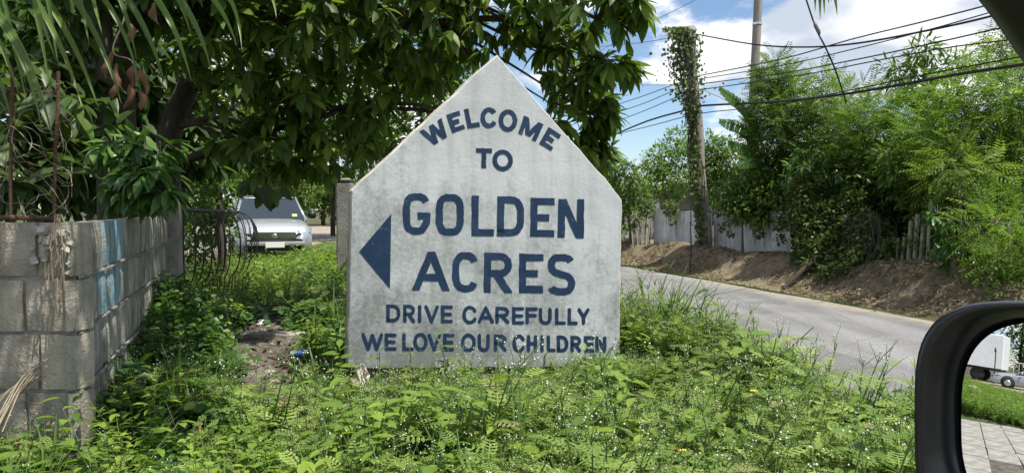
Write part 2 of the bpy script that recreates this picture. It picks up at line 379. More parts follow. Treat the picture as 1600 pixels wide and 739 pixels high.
def m_ground():
    t = NT('ground'); v = t.coord('World')
    a = t.ramp(t.noise(v, 3.0, 8, .65), [(0.3, (0.060, 0.047, 0.032)), (0.55, (0.13, 0.105, 0.075)), (0.75, (0.21, 0.175, 0.13))])
    g = t.ramp(t.noise(v, 9, 4), [(0.3, (0.030, 0.052, 0.018)), (0.7, (0.075, 0.105, 0.034))])
    k = t.ramp(t.noise(v, 0.9, 4), [(0.40, (0, 0, 0)), (0.58, (1, 1, 1))])
    t.color(t.mix(k, a, g)); t.rough(0.95, 0.1); t.bump(t.noise(v, 26, 6), 0.9, 0.03); MATS['ground'] = t.m
    t = NT('dirt'); v = t.coord('World')
    a = t.ramp(t.noise(v, 6.0, 9, .7), [(0.28, (0.060, 0.052, 0.042)), (0.5, (0.15, 0.133, 0.110)), (0.72, (0.30, 0.275, 0.235))])
    t.color(a); t.rough(0.97, 0.1); t.bump(t.noise(v, 38, 8, .7), 1.0, 0.03); MATS['dirt'] = t.m
    t = NT('bank'); v = t.coord('World')
    a = t.ramp(t.noise(v, 7.0, 9, .75), [(0.3, (0.10, 0.078, 0.050)), (0.5, (0.205, 0.165, 0.108)), (0.7, (0.33, 0.275, 0.19))])
    t.color(a); t.rough(0.97, 0.1); t.bump(t.noise(v, 30, 8, .7), 1.0, 0.04); MATS['bank'] = t.m
    t = NT('asphalt'); v = t.coord('World')
    a = t.ramp(t.noise(v, 1.1, 6, .6), [(0.3, (0.185, 0.184, 0.182)), (0.7, (0.24, 0.238, 0.234))])
    sp = t.ramp(t.noise(v, 120, 2), [(0.35, (0.6, 0.6, 0.6)), (0.65, (1.28, 1.28, 1.28))])
    v2 = t.coord('World', (1.3, 0.22, 1)); 
    stn = t.ramp(t.noise(v2, 1.6, 5), [(0.36, (0.74, 0.73, 0.72)), (0.62, (1.06, 1.06, 1.06))])
    vo = t.new('ShaderNodeTexVoronoi'); vo.feature = 'DISTANCE_TO_EDGE'; vo.inputs['Scale'].default_value = 0.45
    wv = t.mix(0.12, v, t.new('ShaderNodeTexNoise').outputs['Color'], 'ADD'); t.link(wv, vo.inputs['Vector'])
    crk = t.ramp(vo.outputs['Distance'], [(0.0, (0.72, 0.72, 0.72)), (0.006, (1, 1, 1))])
    c = t.mix(1.0, t.mix(1.0, t.mix(1.0, a, sp, 'MULTIPLY'), stn, 'MULTIPLY'), crk, 'MULTIPLY')
    sx = t.new('ShaderNodeSeparateXYZ'); t.link(v, sx.inputs[0]); pp = t.math('ADD', t.math('MULTIPLY', sx.outputs['X'], UY), t.math('MULTIPLY', sx.outputs['Y'], -UX))
    ed = t.math('ABSOLUTE', t.math('SUBTRACT', pp, 5.05)); ed = t.math('ADD', ed, t.math('MULTIPLY', t.math('SUBTRACT', t.noise(v, 2.5, 6, .65), .5), 1.3))
    dust = t.ramp(t.math('MULTIPLY', ed, .4), [(0.80, (0, 0, 0)), (0.97, (.8, .8, .8))]); c = t.mix(dust, c, (0.30, 0.255, 0.195))
    pt = t.ramp(t.noise(t.coord('World', (.5, .35, 1)), 1.1, 2, .4), [(0.60, (1, 1, 1)), (0.615, (.80, .80, .81))]); c = t.mix(1.0, c, pt, 'MULTIPLY')
    t.color(c); t.rough(0.9, 0.2); t.bump(t.noise(v, 160, 3), 0.6, 0.006); MATS['asphalt'] = t.m
m_ground()
def m_sign():
    t = NT('sign_white'); v = t.coord('Object')
    base = t.ramp(t.noise(v, 2.4, 8, .62), [(0.3, (0.36, 0.385, 0.395)), (0.7, (0.50, 0.527, 0.537))])
    vs_ = t.coord('Object', (9, 9, .55))
    st = t.ramp(t.noise(vs_, 1.6, 7, .65), [(0.32, (0.60, 0.59, 0.57)), (0.52, (1, 1, 1))])
    c = t.mix(0.42, base, st, 'MULTIPLY')
    # mildew: patches with a shape of their own, more of them low on the board and to the left
    sx = t.new('ShaderNodeSeparateXYZ'); t.link(v, sx.inputs[0])
    low = t.math('MULTIPLY', t.math('SUBTRACT', 0.95, sx.outputs['Z']), 0.26)
    lef = t.math('MULTIPLY', t.math('SUBTRACT', 0.75, sx.outputs['X']), 0.11)
    mk = t.math('ADD', t.math('ADD', t.noise(t.coord('Object', (1, 1, .7)), 4.2, 7, .68), low), lef)
    fine = t.noise(v, 38, 5, .7)
    mk = t.math('ADD', mk, t.math('MULTIPLY', t.math('SUBTRACT', fine, 0.5), 0.55))
    m2 = t.ramp(mk, [(0.50, (0, 0, 0)), (0.80, (1, 1, 1))])
    c = t.mix(t.math('MULTIPLY', m2, 0.82), c, (0.12, 0.13, 0.12))
    fl = t.ramp(t.noise(v, 17, 6, .7), [(0.66, (0, 0, 0)), (0.74, (0.5, 0.5, 0.5))])
    c = t.mix(fl, c, (0.33, 0.31, 0.29))
    t.color(c); t.rough(0.75, 0.25)
    h = t.math('ADD', t.noise(v, 9, 5), t.math('MULTIPLY', t.noise(v, 55, 4), 0.35)); t.bump(h, 0.35, 0.012); MATS['sign_white'] = t.m
    t = NT('sign_edge'); v = t.coord('Object')
    t.color(t.ramp(t.noise(v, 7, 7, .7), [(0.3, (0.30, 0.27, 0.23)), (0.6, (0.58, 0.54, 0.47))])); t.rough(0.85); t.bump(t.noise(v, 40, 5), .6, .008); MATS['sign_edge'] = t.m
    t = NT('plinth'); v = t.coord('Object')
    t.color(t.ramp(t.noise(v, 6, 7, .7), [(0.3, (0.11, 0.105, 0.095)), (0.65, (0.27, 0.26, 0.23))])); t.rough(0.95); t.bump(t.noise(v, 40, 6), .9, .01); MATS['plinth'] = t.m
    t = NT('paint_blue'); v = t.coord('World')
    c = t.ramp(t.noise(v, 9, 7, .65), [(0.25, (0.005, 0.019, 0.050)), (0.5, (0.007, 0.026, 0.066)), (0.75, (0.017, 0.046, 0.10))])
    w = t.ramp(t.noise(v, 48, 5, .75), [(0.63, (0, 0, 0)), (0.73, (0.6, 0.6, 0.6))])
    t.color(t.mix(w, c, (0.36, 0.38, 0.40))); t.rough(0.6, 0.3); t.bump(t.noise(v, 60, 4), .3, .004); MATS['paint_blue'] = t.m
m_sign()
def m_block(name, c, blue=False, streak=0.8):
    t = NT(name); v = t.coord('World'); 
    oi = t.new('ShaderNodeObjectInfo')
    base = t.ramp(t.noise(v, 5, 8, .7), [(0.28, tuple(x * .55 for x in c)), (0.5, c), (0.72, tuple(min(.75, x * 1.45) for x in c))])
    tone = t.ramp(oi.outputs['Random'], [(0, (0.78, 0.77, 0.76)), (0.5, (1.0, 1.0, 1.0)), (1, (1.15, 1.12, 1.05))])
    c1 = t.mix(1.0, base, tone, 'MULTIPLY')
    st = t.ramp(t.noise(t.coord('World', (14, 14, .9)), 1.4, 6, .65), [(0.36, (0.28, 0.28, 0.26)), (0.56, (1, 1, 1))])
    c1 = t.mix(streak, c1, st, 'MULTIPLY')
    if blue:
        k = t.ramp(t.noise(t.coord('World', (5, 5, 1.6)), 9, 7, .7), [(0.42, (0, 0, 0)), (0.56, (.85, .85, .85))])
        c1 = t.mix(k, c1, (0.13, 0.32, 0.43))
    t.color(c1); t.rough(0.95, 0.15)
    h = t.math('ADD', t.noise(v, 85, 3, .7), t.math('MULTIPLY', t.noise(v, 22, 5), 1.1)); t.bump(h, 0.85, 0.009); MATS[name] = t.m
m_block('block_front', (0.36, 0.325, 0.27), streak=0.35); m_block('block_side', (0.36, 0.345, 0.30), streak=.65); m_block('block_blue', (0.40, 0.38, 0.33), True, .5)
def m_zinc():
    t = NT('zinc'); v = t.coord('World'); oi = t.new('ShaderNodeObjectInfo')
    c = t.ramp(t.noise(v, 2.2, 6, .6), [(0.3, (0.47, 0.475, 0.48)), (0.7, (0.70, 0.70, 0.70))])
    c = t.mix(1.0, c, t.ramp(oi.outputs['Random'], [(0, (.80, .81, .84)), (1, (1.05, 1.05, 1.05))]), 'MULTIPLY')
    r = t.ramp(t.noise(t.coord('World', (6, 6, .8)), 2.0, 6, .7), [(0.50, (0, 0, 0)), (0.68, (.75, .75, .75))])
    t.color(t.mix(r, c, (0.21, 0.16, 0.125))); t.rough(0.55, 0.4); MATS['zinc'] = t.m
m_zinc()
def m_blockwall():
    t = NT('far_block_wall'); v = t.coord('Object')
    b = t.new('ShaderNodeTexBrick'); b.inputs['Scale'].default_value = 1; b.inputs['Brick Width'].default_value = .4; b.inputs['Row Height'].default_value = .2; b.inputs['Mortar Size'].default_value = .012
    mp = t.new('ShaderNodeMapping'); mp.inputs['Rotation'].default_value = (R(90), 0, 0); t.link(v, mp.inputs[0]); t.link(mp.outputs[0], b.inputs['Vector'])
    b.inputs['Color1'].default_value = (.34, .33, .31, 1); b.inputs['Color2'].default_value = (.42, .41, .38, 1); b.inputs['Mortar'].default_value = (.22, .21, .2, 1)
    t.color(t.mix(.6, b.outputs['Color'], t.ramp(t.noise(v, 3, 5), [(.3, (.5, .5, .48)), (.7, (1.1, 1.1, 1.1))]), 'MULTIPLY')); t.rough(.95); MATS['far_block_wall'] = t.m
m_blockwall()
M = MATS

# ================================================================== SETTING: ground, road
def build_ground():
    def axis(lo, hi, step, far, n):
        a = np.arange(lo, hi + 1e-6, step); k = (np.linspace(0, 1, n + 1)[1:]) ** 3
        return np.concatenate([(lo - k * (far + lo))[::-1], a, hi + k * (far - hi)])
    xs = axis(-7, 13, 0.11, 1500, 24); ys = axis(-3, 23, 0.12, 1500, 24)
    X, Y = np.meshgrid(xs, ys, indexing='ij'); Z = zg(X, Y)
    fx, fy = len(xs), len(ys)
    V = np.stack([X, Y, Z], -1).reshape(-1, 3)
    i, j = np.meshgrid(np.arange(fx - 1), np.arange(fy - 1), indexing='ij'); a = (i * fy + j).ravel()
    T = np.stack([a, a + fy, a + fy + 1, a + 1], -1)
    me = bpy.data.meshes.new('ground'); me.from_pydata(V.tolist(), [], T.tolist()); me.update()
    me.polygons.foreach_set('use_smooth', np.ones(len(T), bool))
    me.materials.append(M['ground']); me.materials.append(M['bank'])
    c = V[T].mean(1); p = perp(c[:, 0], c[:, 1])
    me.polygons.foreach_set('material_index', ((p > 7.7) & (p < 11) & (c[:, 1] > 2)).astype(np.int32))
    tag(obj('ground', me), kind='structure')
    # main road
    V = []; F = []; ss = list(np.arange(-30, 60, 1.0)) + [80, 120, 200, 400, 900]
    for k, s in enumerate(ss):
        e = (vnoise(s * .9, 3.0) - .5) * .16; e2 = (vnoise(s * 1.1 + 40, 7.0) - .5) * .22
        for p in (2.66 + e2, 4, 5.5, 7.46 + e): V.append(road_pt(p, s, ROADZ + 0.006))
        if k:
            b = k * 4
            for q in range(3): F.append((b - 4 + q, b - 3 + q, b + 1 + q, b + q))
    tag(obj('road', mesh_from('road', V, F), M['asphalt']), kind='structure')
    # side road into the estate, behind the verge
    P = [road_pt(2.4, 24, -.455), road_pt(2.4, 60, -.455), road_pt(-30, 60, -.3), road_pt(-30, 33, -.3), road_pt(-6, 24, -.33)]
    V = []; F = []
    for s in np.linspace(24, 60, 30):
        for p in np.linspace(2.5, -14, 24):
            q = road_pt(p, s); V.append((q.x, q.y, zgf(q.x, q.y) + .012))
    for i in range(29):
        for j in range(23): a = i * 24 + j; F.append((a, a + 1, a + 25, a + 24))
    tag(obj('side_road', mesh_from('side_road', V, F, True), M['asphalt']), kind='structure')
build_ground()

# dirt path
PATH = [(468, 735, 8), (455, 690, 18), (445, 650, 36), (432, 610, 46), (420, 572, 58), (415, 540, 64), (420, 515, 50), (425, 500, 26)]
PATHW = []
for px, py, w in PATH:
    c = onz(px, py, 0.0); r = onz(px + w, py, 0.0); PATHW.append((c.x, c.y, (r - c).length))
PATHW = np.array(PATHW)
def path_d(x, y):
    """signed distance to the path edge (negative inside)"""
    best = np.full(np.shape(x), 9.0)
    for k in range(len(PATHW) - 1):
        a, b = PATHW[k], PATHW[k + 1]; d = b[:2] - a[:2]
        t = np.clip(((x - a[0]) * d[0] + (y - a[1]) * d[1]) / (d @ d), 0, 1)
        dist = np.hypot(x - a[0] - t * d[0], y - a[1] - t * d[1]) - (a[2] + t * (b[2] - a[2]))
        best = np.minimum(best, dist)
    return best
def build_path():
    V = []; F = []; n = 9
    c = [Vector((a, b, w)) for a, b, w in PATHW]; S = spline(c, 6)
    for i, p in enumerate(S):
        t = S[min(i + 1, len(S) - 1)] - S[max(i - 1, 0)]; s = Vector((t.y, -t.x, 0)).normalized()
        for k in range(n):
            u = (k / (n - 1) * 2 - 1) * (p.z + .16 + .08 * math.sin(i * 1.7 + k)); q = Vector((p.x, p.y, 0)) + s * u
            V.append((q.x, q.y, zgf(q.x, q.y) + .012 - .008 * abs(k / (n - 1) * 2 - 1)))
        if i:
            for k in range(n - 1): a = (i - 1) * n + k; F.append((a, a + 1, a + n + 1, a + n))
    tag(obj('path', mesh_from('path', V, F, True), M['dirt']), kind='structure')
build_path()

# ================================================================== SIGN
YAW = R(18); SD = 3.75
s_l = at(545, 430, SD); SIGN_O = Vector((s_l.x, s_l.y, 0.0))
SX = Vector((math.cos(YAW), math.sin(YAW), 0)); SN = Vector((math.sin(YAW), -math.cos(YAW), 0))
def sp(px, py):
    """photo pixel -> point on the sign's face, as (u along, v up)"""
    d = ray(px, py); t = (SIGN_O - CAM).dot(SN) / d.dot(SN); q = CAM + d * t - SIGN_O
    return q.dot(SX), q.z
sign = thing('welcome_sign', 'white gabled concrete welcome sign with dark blue lettering and left arrow', 'sign', SIGN_O, YAW)
def build_sign():
    th = 0.135
    o2 = [sp(777, 85), sp(548, 298), sp(543, 576), sp(968, 574), sp(973, 312)]
    # bevelled slab with slightly uneven edges
    out = []
    for k in range(5):
        a, b = o2[k], o2[(k + 1) % 5]
        for j in range(14):
            t = j / 14; w = (0.006 * (random.random() - .5) + (.007 * random.random() if random.random() < .12 else 0)) if j else -.003
            dx, dy = b[0] - a[0], b[1] - a[1]; L = math.hypot(dx, dy)
            out.append((a[0] + dx * t + dy / L * w, a[1] + dy * t - dx / L * w))
    cx = sum(p[0] for p in out) / len(out); cy = sum(p[1] for p in out) / len(out)
    ins = [(x + (cx - x) * .009, y + (cy - y) * .009) for x, y in out]; n = len(out)
    V = [(x, 0.0, y) for x, y in ins] + [(x, .010, y) for x, y in out] + [(x, th - .006, y) for x, y in out] + [(x, th, y) for x, y in ins]
    face = mesh_from('board', V, [tuple(range(n))] + [tuple(range(3 * n, 4 * n))[::-1]] + [(r * n + k, (r + 1) * n + k, (r + 1) * n + (k + 1) % n, r * n + (k + 1) % n) for r in range(3) for k in range(n)])
    face.materials.append(M['sign_white']); face.materials.append(M['sign_edge'])
    for i, p in enumerate(face.polygons): p.material_index = 0 if i < 2 else 1
    obj('board', face, None, sign)
    # plinth, set back below the board
    m = MB(); a, b = o2[2], o2[3]; zt = min(a[1], b[1]); w = b[0] - a[0]
    m.box((a[0] + w / 2, .075, (zt - .25) / 2 + .002), (w - .035, th - .045, zt + .25 + .02))
    m.build('plinth', M['plinth'], sign)
build_sign()

# ---- lettering: brush strokes laid out in each letter's own quad
def se(a0, a1, e=1.0, n=20, cx=.5, cy=.5, rx=.5, ry=.5):
    out = []
    for i in range(n + 1):
        a = R(a0 + (a1 - a0) * i / n); c, s = math.cos(a), math.sin(a)
        out.append((cx + rx * math.copysign(abs(c) ** e, c), cy + ry * math.copysign(abs(s) ** e, s)))
    return out
def glyph(ch, e):
    D = ('D',)
    G = {
     'I': [[(.5, 0), (.5, 1)]],
     'L': [[(0, 1), (0, 0), (1, 0)]],
     'T': [[(0, 1), (1, 1)], [(.5, 1), (.5, 0)]],
     'E': [[(1, 1), (0, 1), (0, 0), (1, 0)], [(0, .5), (.9, .5)]],
     'F': [[(1, 1), (0, 1), (0, 0)], [(0, .52), (.88, .52)]],
     'H': [[(0, 0), (0, 1)], [(1, 0), (1, 1)], [(0, .5), (1, .5)]],
     'O': [se(0, 360, e, 40)],
     'C': [se(32, 328, e, 30)],
     'G': [se(35, 325 if e > .9 else 300, e, 30)[:-1] + [(1, .25), (1, .44), (.55, .44)]],
     'U': [[(0, 1)] + se(180, 360, e, 18, .5, .36, .5, .36) + [(1, 1)]],
     'D': [[(0, 0), (0, 1), (.45, 1)] + se(75, -75, max(e, .7), 16, .45, .5, .55, .5) + [(.45, 0), (0, 0), (0, .1)]],
     'R': [[(0, 0), (0, 1), (.5, 1)] + se(75, -75, .9, 12, .5, .735, .48, .265) + [(.5, .47), (0, .47)], ('/', (.42, .47), (1.0, 0))],
     'S': [se(25, 180, e, 12, .5, .75, .48, .25) + [(.06, .64), (.2, .56), (.5, .505), (.8, .45), (.95, .36)] + se(0, -155, e, 12, .5, .25, .5, .25)],
     'A': [('/', (.5, 1), (0, 0)), ('/', (.5, 1), (1, 0)), [(.22, .3), (.78, .3)]],
     'V': [('/', (0, 1), (.5, 0)), ('/', (1, 1), (.5, 0))],
     'W': [('/', (0, 1), (.27, 0)), ('/', (.5, .95), (.27, 0)), ('/', (.5, .95), (.75, 0)), ('/', (1, 1), (.75, 0))],
     'M': [[(0, 0), (0, 1)], ('/', (.03, 1), (.5, .12)), ('/', (.97, 1), (.5, .12)), [(1, 0), (1, 1)]],
     'N': [[(0, 0), (0, 1)], ('/', (.04, 1), (.96, 0)), [(1, 0), (1, 1)]],
     'Y': [('/', (0, 1), (.5, .45)), ('/', (1, 1), (.5, .45)), [(.5, .5), (.5, 0)]],
    }
    return G[ch]
def letter(ch, quad, sw, rounded=False, e=1.0):
    """quad: TL,TR,BR,BL in photo pixels; sw: stroke width in pixels"""
    TL, TR, BR, BL = [Vector(q) for q in quad]
    Wd = ((TR - TL).length + (BR - BL).length) / 2; Hd = ((BL - TL).length + (BR - TR).length) / 2
    def q2p(x, y):      # metric pixels in the letter's box (y up) -> photo
        u, v = x / Wd, y / Hd
        return BL * (1 - u) * (1 - v) + BR * u * (1 - v) + TL * (1 - u) * v + TR * u * v
    hw = sw / 2; m = MB(); dep = 0
    def c(p): return Vector((hw + p[0] * max(Wd - sw, 0.01), hw + p[1] * (Hd - sw)))
    def emit(poly_l, poly_r):
        nonlocal dep
        dep += 1; y = -.0016 - .00025 * dep; V = []; n = len(poly_l)
        for q in list(poly_l) + list(poly_r):
            jx, jy = (random.random() - .5) * sw * .09, (random.random() - .5) * sw * .09
            u, v = sp(*q2p(q.x + jx, q.y + jy)); V.append((u, y, v))
        m.add(V, [(i, i + 1, n + i + 1, n + i) for i in range(n - 1)])
    for s in glyph(ch, e):
        if s[0] == '/' and not rounded:
            a, b = c(s[1]), c(s[2])
            a = Vector((a.x, a.y + (hw if s[1][1] > .9 else 0))); b = Vector((b.x, b.y - (hw if s[2][1] < .2 else 0)))
            d = (b - a).normalized(); wx = min(hw / max(abs(d.y), .3), hw * 1.25)
            k = 6
            emit([a.lerp(b, i / k) - Vector((wx, 0)) for i in range(k + 1)], [a.lerp(b, i / k) + Vector((wx, 0)) for i in range(k + 1)])
            continue
        pts = [c(s[1]), c(s[2])] if s[0] == '/' else [c(p) for p in s]
        closed = (pts[0] - pts[-1]).length < 1e-6
        # refine straight runs
        P = []
        for i in range(len(pts) - 1):
            k = max(1, int((pts[i + 1] - pts[i]).length / (sw * .8)))
            for j in range(k): P.append(pts[i].lerp(pts[i + 1], j / k))
        P.append(pts[-1])
        if not closed:
            d0 = (P[0] - P[1]).normalized(); d1 = (P[-1] - P[-2]).normalized()
            if not rounded:
                # square ends reach the edge of the box where the stroke runs out to it
                if s[0] != '/' and ch not in 'CGS':
                    if ch not in 'D' and min(abs(s[0][1] - 0), abs(s[0][1] - 1), abs(s[0][0] - 1)) < .02: P[0] = P[0] + d0 * hw
                    if ch not in 'D' and min(abs(s[-1][1] - 0), abs(s[-1][1] - 1), abs(s[-1][0] - 1)) < .02: P[-1] = P[-1] + d1 * hw
        Lp = []; Rp = []; n = len(P)
        for i in range(n):
            if closed and i in (0, n - 1): ta = (P[-1] - P[-2]).normalized(); tb = (P[1] - P[0]).normalized()
            else:
                ta = (P[i] - P[i - 1]).normalized() if i else (P[1] - P[0]).normalized()
                tb = (P[i + 1] - P[i]).normalized() if i < n - 1 else ta
            t = (ta + tb); t = t.normalized() if t.length > 1e-5 else ta
            nn = Vector((-t.y, t.x)); k = hw / max(.55, nn.dot(Vector((-ta.y, ta.x))))
            Lp.append(P[i] + nn * k); Rp.append(P[i] - nn * k)
        if rounded and not closed:
            def capp(Pp, d, front):
                A = []; B = []; nn = Vector((-d.y, d.x))
                for a in (80, 60, 40, 20):
                    q = Pp + d * hw * math.sin(R(a)); ww = hw * math.cos(R(a)); A.append((q, ww, nn))
                return A
            d0 = (P[0] - P[1]).normalized(); d1 = (P[-1] - P[-2]).normalized()
            l0 = [q - nn * w for q, w, nn in capp(P[0], d0, 1)]; r0 = [q + nn * w for q, w, nn in capp(P[0], d0, 1)]
            l1 = [q + nn * w for q, w, nn in capp(P[-1], d1, 0)][::-1]; r1 = [q - nn * w for q, w, nn in capp(P[-1], d1, 0)][::-1]
            Lp = l0 + Lp + l1; Rp = r0 + Rp + r1
        emit(Lp, Rp)
    m.build('letter', M['paint_blue'], sign)
def lettering():
    def z1(p): return (640 + p[0] * .1894, 150 + p[1] * .1894)
    W1 = [('W', (80, 295), (262, 182), (345, 316), (163, 429)), ('E', (300, 160), (408, 122), (458, 272), (352, 310)), ('L', (448, 112), (548, 97), (581, 255), (478, 271)),
          ('C', (583, 98), (723, 93), (728, 264), (586, 270)), ('O', (742, 104), (895, 121), (880, 304), (726, 288)), ('M', (943, 163), (1105, 236), (1040, 376), (896, 308)), ('E', (1147, 257), (1251, 325), (1165, 456), (1068, 396)),
          ('T', (548, 430), (680, 435), (677, 597), (545, 592)), ('O', (685, 440), (853, 446), (849, 625), (681, 619))]
    for ch, *q in W1: letter(ch, [z1(p) for p in q], 38 * .1894, False, 1.0)
    def box(off, sc_, x0, x1, y0, y1, sk=0):
        f = lambda x, y: (off[0] + x * sc_, off[1] + y * sc_)
        return [f(x0 + sk, y0), f(x1 + sk, y0 + (x1 - x0) * .015), f(x1, y1 + (x1 - x0) * .015), f(x0, y1)]
    o, s = (550, 290), .2571
    for ch, x0, x1, y0, y1 in [('G', 307, 475, 45, 295), ('O', 507, 678, 50, 302), ('L', 725, 862, 62, 305), ('D', 880, 1045, 65, 306), ('E', 1083, 1228, 75, 311), ('N', 1250, 1408, 82, 317),
                               ('A', 365, 592, 400, 635), ('C', 607, 770, 402, 646), ('R', 800, 972, 406, 648), ('E', 1013, 1160, 413, 650), ('S', 1184, 1355, 413, 663)]:
        letter(ch, box(o, s, x0, x1, y0, y1, 3), 43 * s, False, .62 if ch in 'GOC' and y0 < 100 else .72)
    o, s = (550, 465), .1963
    for ch, x0, x1, y0, y1 in [('D', 273, 385, 52, 193), ('R', 407, 502, 55, 198), ('I', 525, 552, 57, 200), ('V', 575, 692, 58, 200), ('E', 707, 803, 60, 200), ('C', 878, 997, 62, 208),
                               ('W', 75, 248, 278, 418), ('E', 260, 355, 282, 418), ('L', 400, 493, 280, 420), ('O', 488, 602, 278, 422), ('V', 600, 708, 283, 423), ('E', 725, 815, 283, 423), ('O', 868, 985, 283, 428), ('U', 1000, 1097, 286, 428)]:
        letter(ch, box(o, s, x0, x1, y0, y1), 27 * s, True, .95)
    o, s = (750, 465), .19625
    for ch, x0, x1, y0, y1 in [('A', -19, 110, 65, 203), ('R', 122, 233, 70, 205), ('E', 255, 352, 73, 211), ('F', 362, 460, 75, 210), ('U', 468, 570, 78, 214), ('L', 597, 683, 80, 213), ('L', 697, 778, 80, 215), ('Y', 775, 872, 82, 213),
                               ('R', 110, 212, 290, 425), ('C', 258, 362, 290, 434), ('H', 372, 455, 295, 430), ('I', 480, 507, 295, 432), ('L', 530, 603, 297, 430), ('D', 610, 703, 300, 432), ('R', 720, 805, 302, 432), ('E', 828, 912, 303, 433), ('N', 918, 1005, 305, 432)]:
        letter(ch, box(o, s, x0, x1, y0, y1), 27 * s, True, .95)
    # the arrow
    T = [(550 + x * .2571, 290 + y * .2571) for x, y in ((42, 402), (237, 170), (229, 625))]
    m = MB(); V = []; n = 12
    A, B, C = [Vector(p) for p in T]
    for i in range(n + 1):
        for q in (A.lerp(B, i / n), A.lerp(C, i / n)): u, v = sp(q.x + random.random() * .5, q.y + random.random() * .5); V.append((u, -.0018, v))
    m.add(V, [(2 * i, 2 * i + 1, 2 * i + 3, 2 * i + 2) for i in range(n)]); m.build('arrow', M['paint_blue'], sign)
lettering()

# ================================================================== BLOCK WALL on the left
WC = at(122, 500, 2.63); WC = Vector((WC.x, WC.y, 0))
WD = Vector((-0.33, 0.944, 0)).normalized()         # side face runs away from the corner
WF = Vector((-1, 0.02, 0)).normalized()             # front face runs to the left
WN = Vector((WD.y, -WD.x, 0)); FN = Vector((WF.y, -WF.x, 0)) * -1
if FN.y > 0: FN = -FN
wall = thing('block_wall', 'weathered grey concrete block wall with rusty bars at the left edge', 'wall', WC)
ZTOP = [at(122, py, 2.63).z for py in (345, 435, 521, 612, 706)]
def rough_block(w, h, d, seed):
    """block with worn edges: w along x, d along y (front at y=0, -y outward), h along z"""
    r = random.Random(seed); m = MB(); nx, nz = 3, 3; V = []; b = .006
    def jit(a): return (r.random() - .5) * a
    for i in range(nx + 1):
        for k in range(nz + 1):
            x = w * i / nx; z = h * k / nz; e = i in (0, nx) or k in (0, nz); co = i in (0, nx) and k in (0, nz)
            V.append((x + jit(.003), (b * .6 + r.random() * (.004 if not co else .012) if e else jit(.0015)), z + jit(.003)))
    nv = len(V); F = []
    for i in range(nx):
        for k in range(nz): a = i * (nz + 1) + k; F.append((a, a + nz + 1, a + nz + 2, a + 1))
    cs = [(0, 0), (nx, 0), (nx, nz), (0, nz)]; B = len(V)
    for i, k in cs: V.append((w * i / nx, d, h * k / nz))
    e = lambda i, k: i * (nz + 1) + k
    F += [tuple([e(i, 0) for i in range(nx + 1)][::-1] + [B, B + 1]), tuple([e(i, nz) for i in range(nx + 1)] + [B + 2, B + 3]),
          tuple([e(0, k) for k in range(nz + 1)] + [B + 3, B]), tuple([e(nx, k) for k in range(nz + 1)][::-1] + [B + 1, B + 2])]
    return mesh_from('block', V, F)
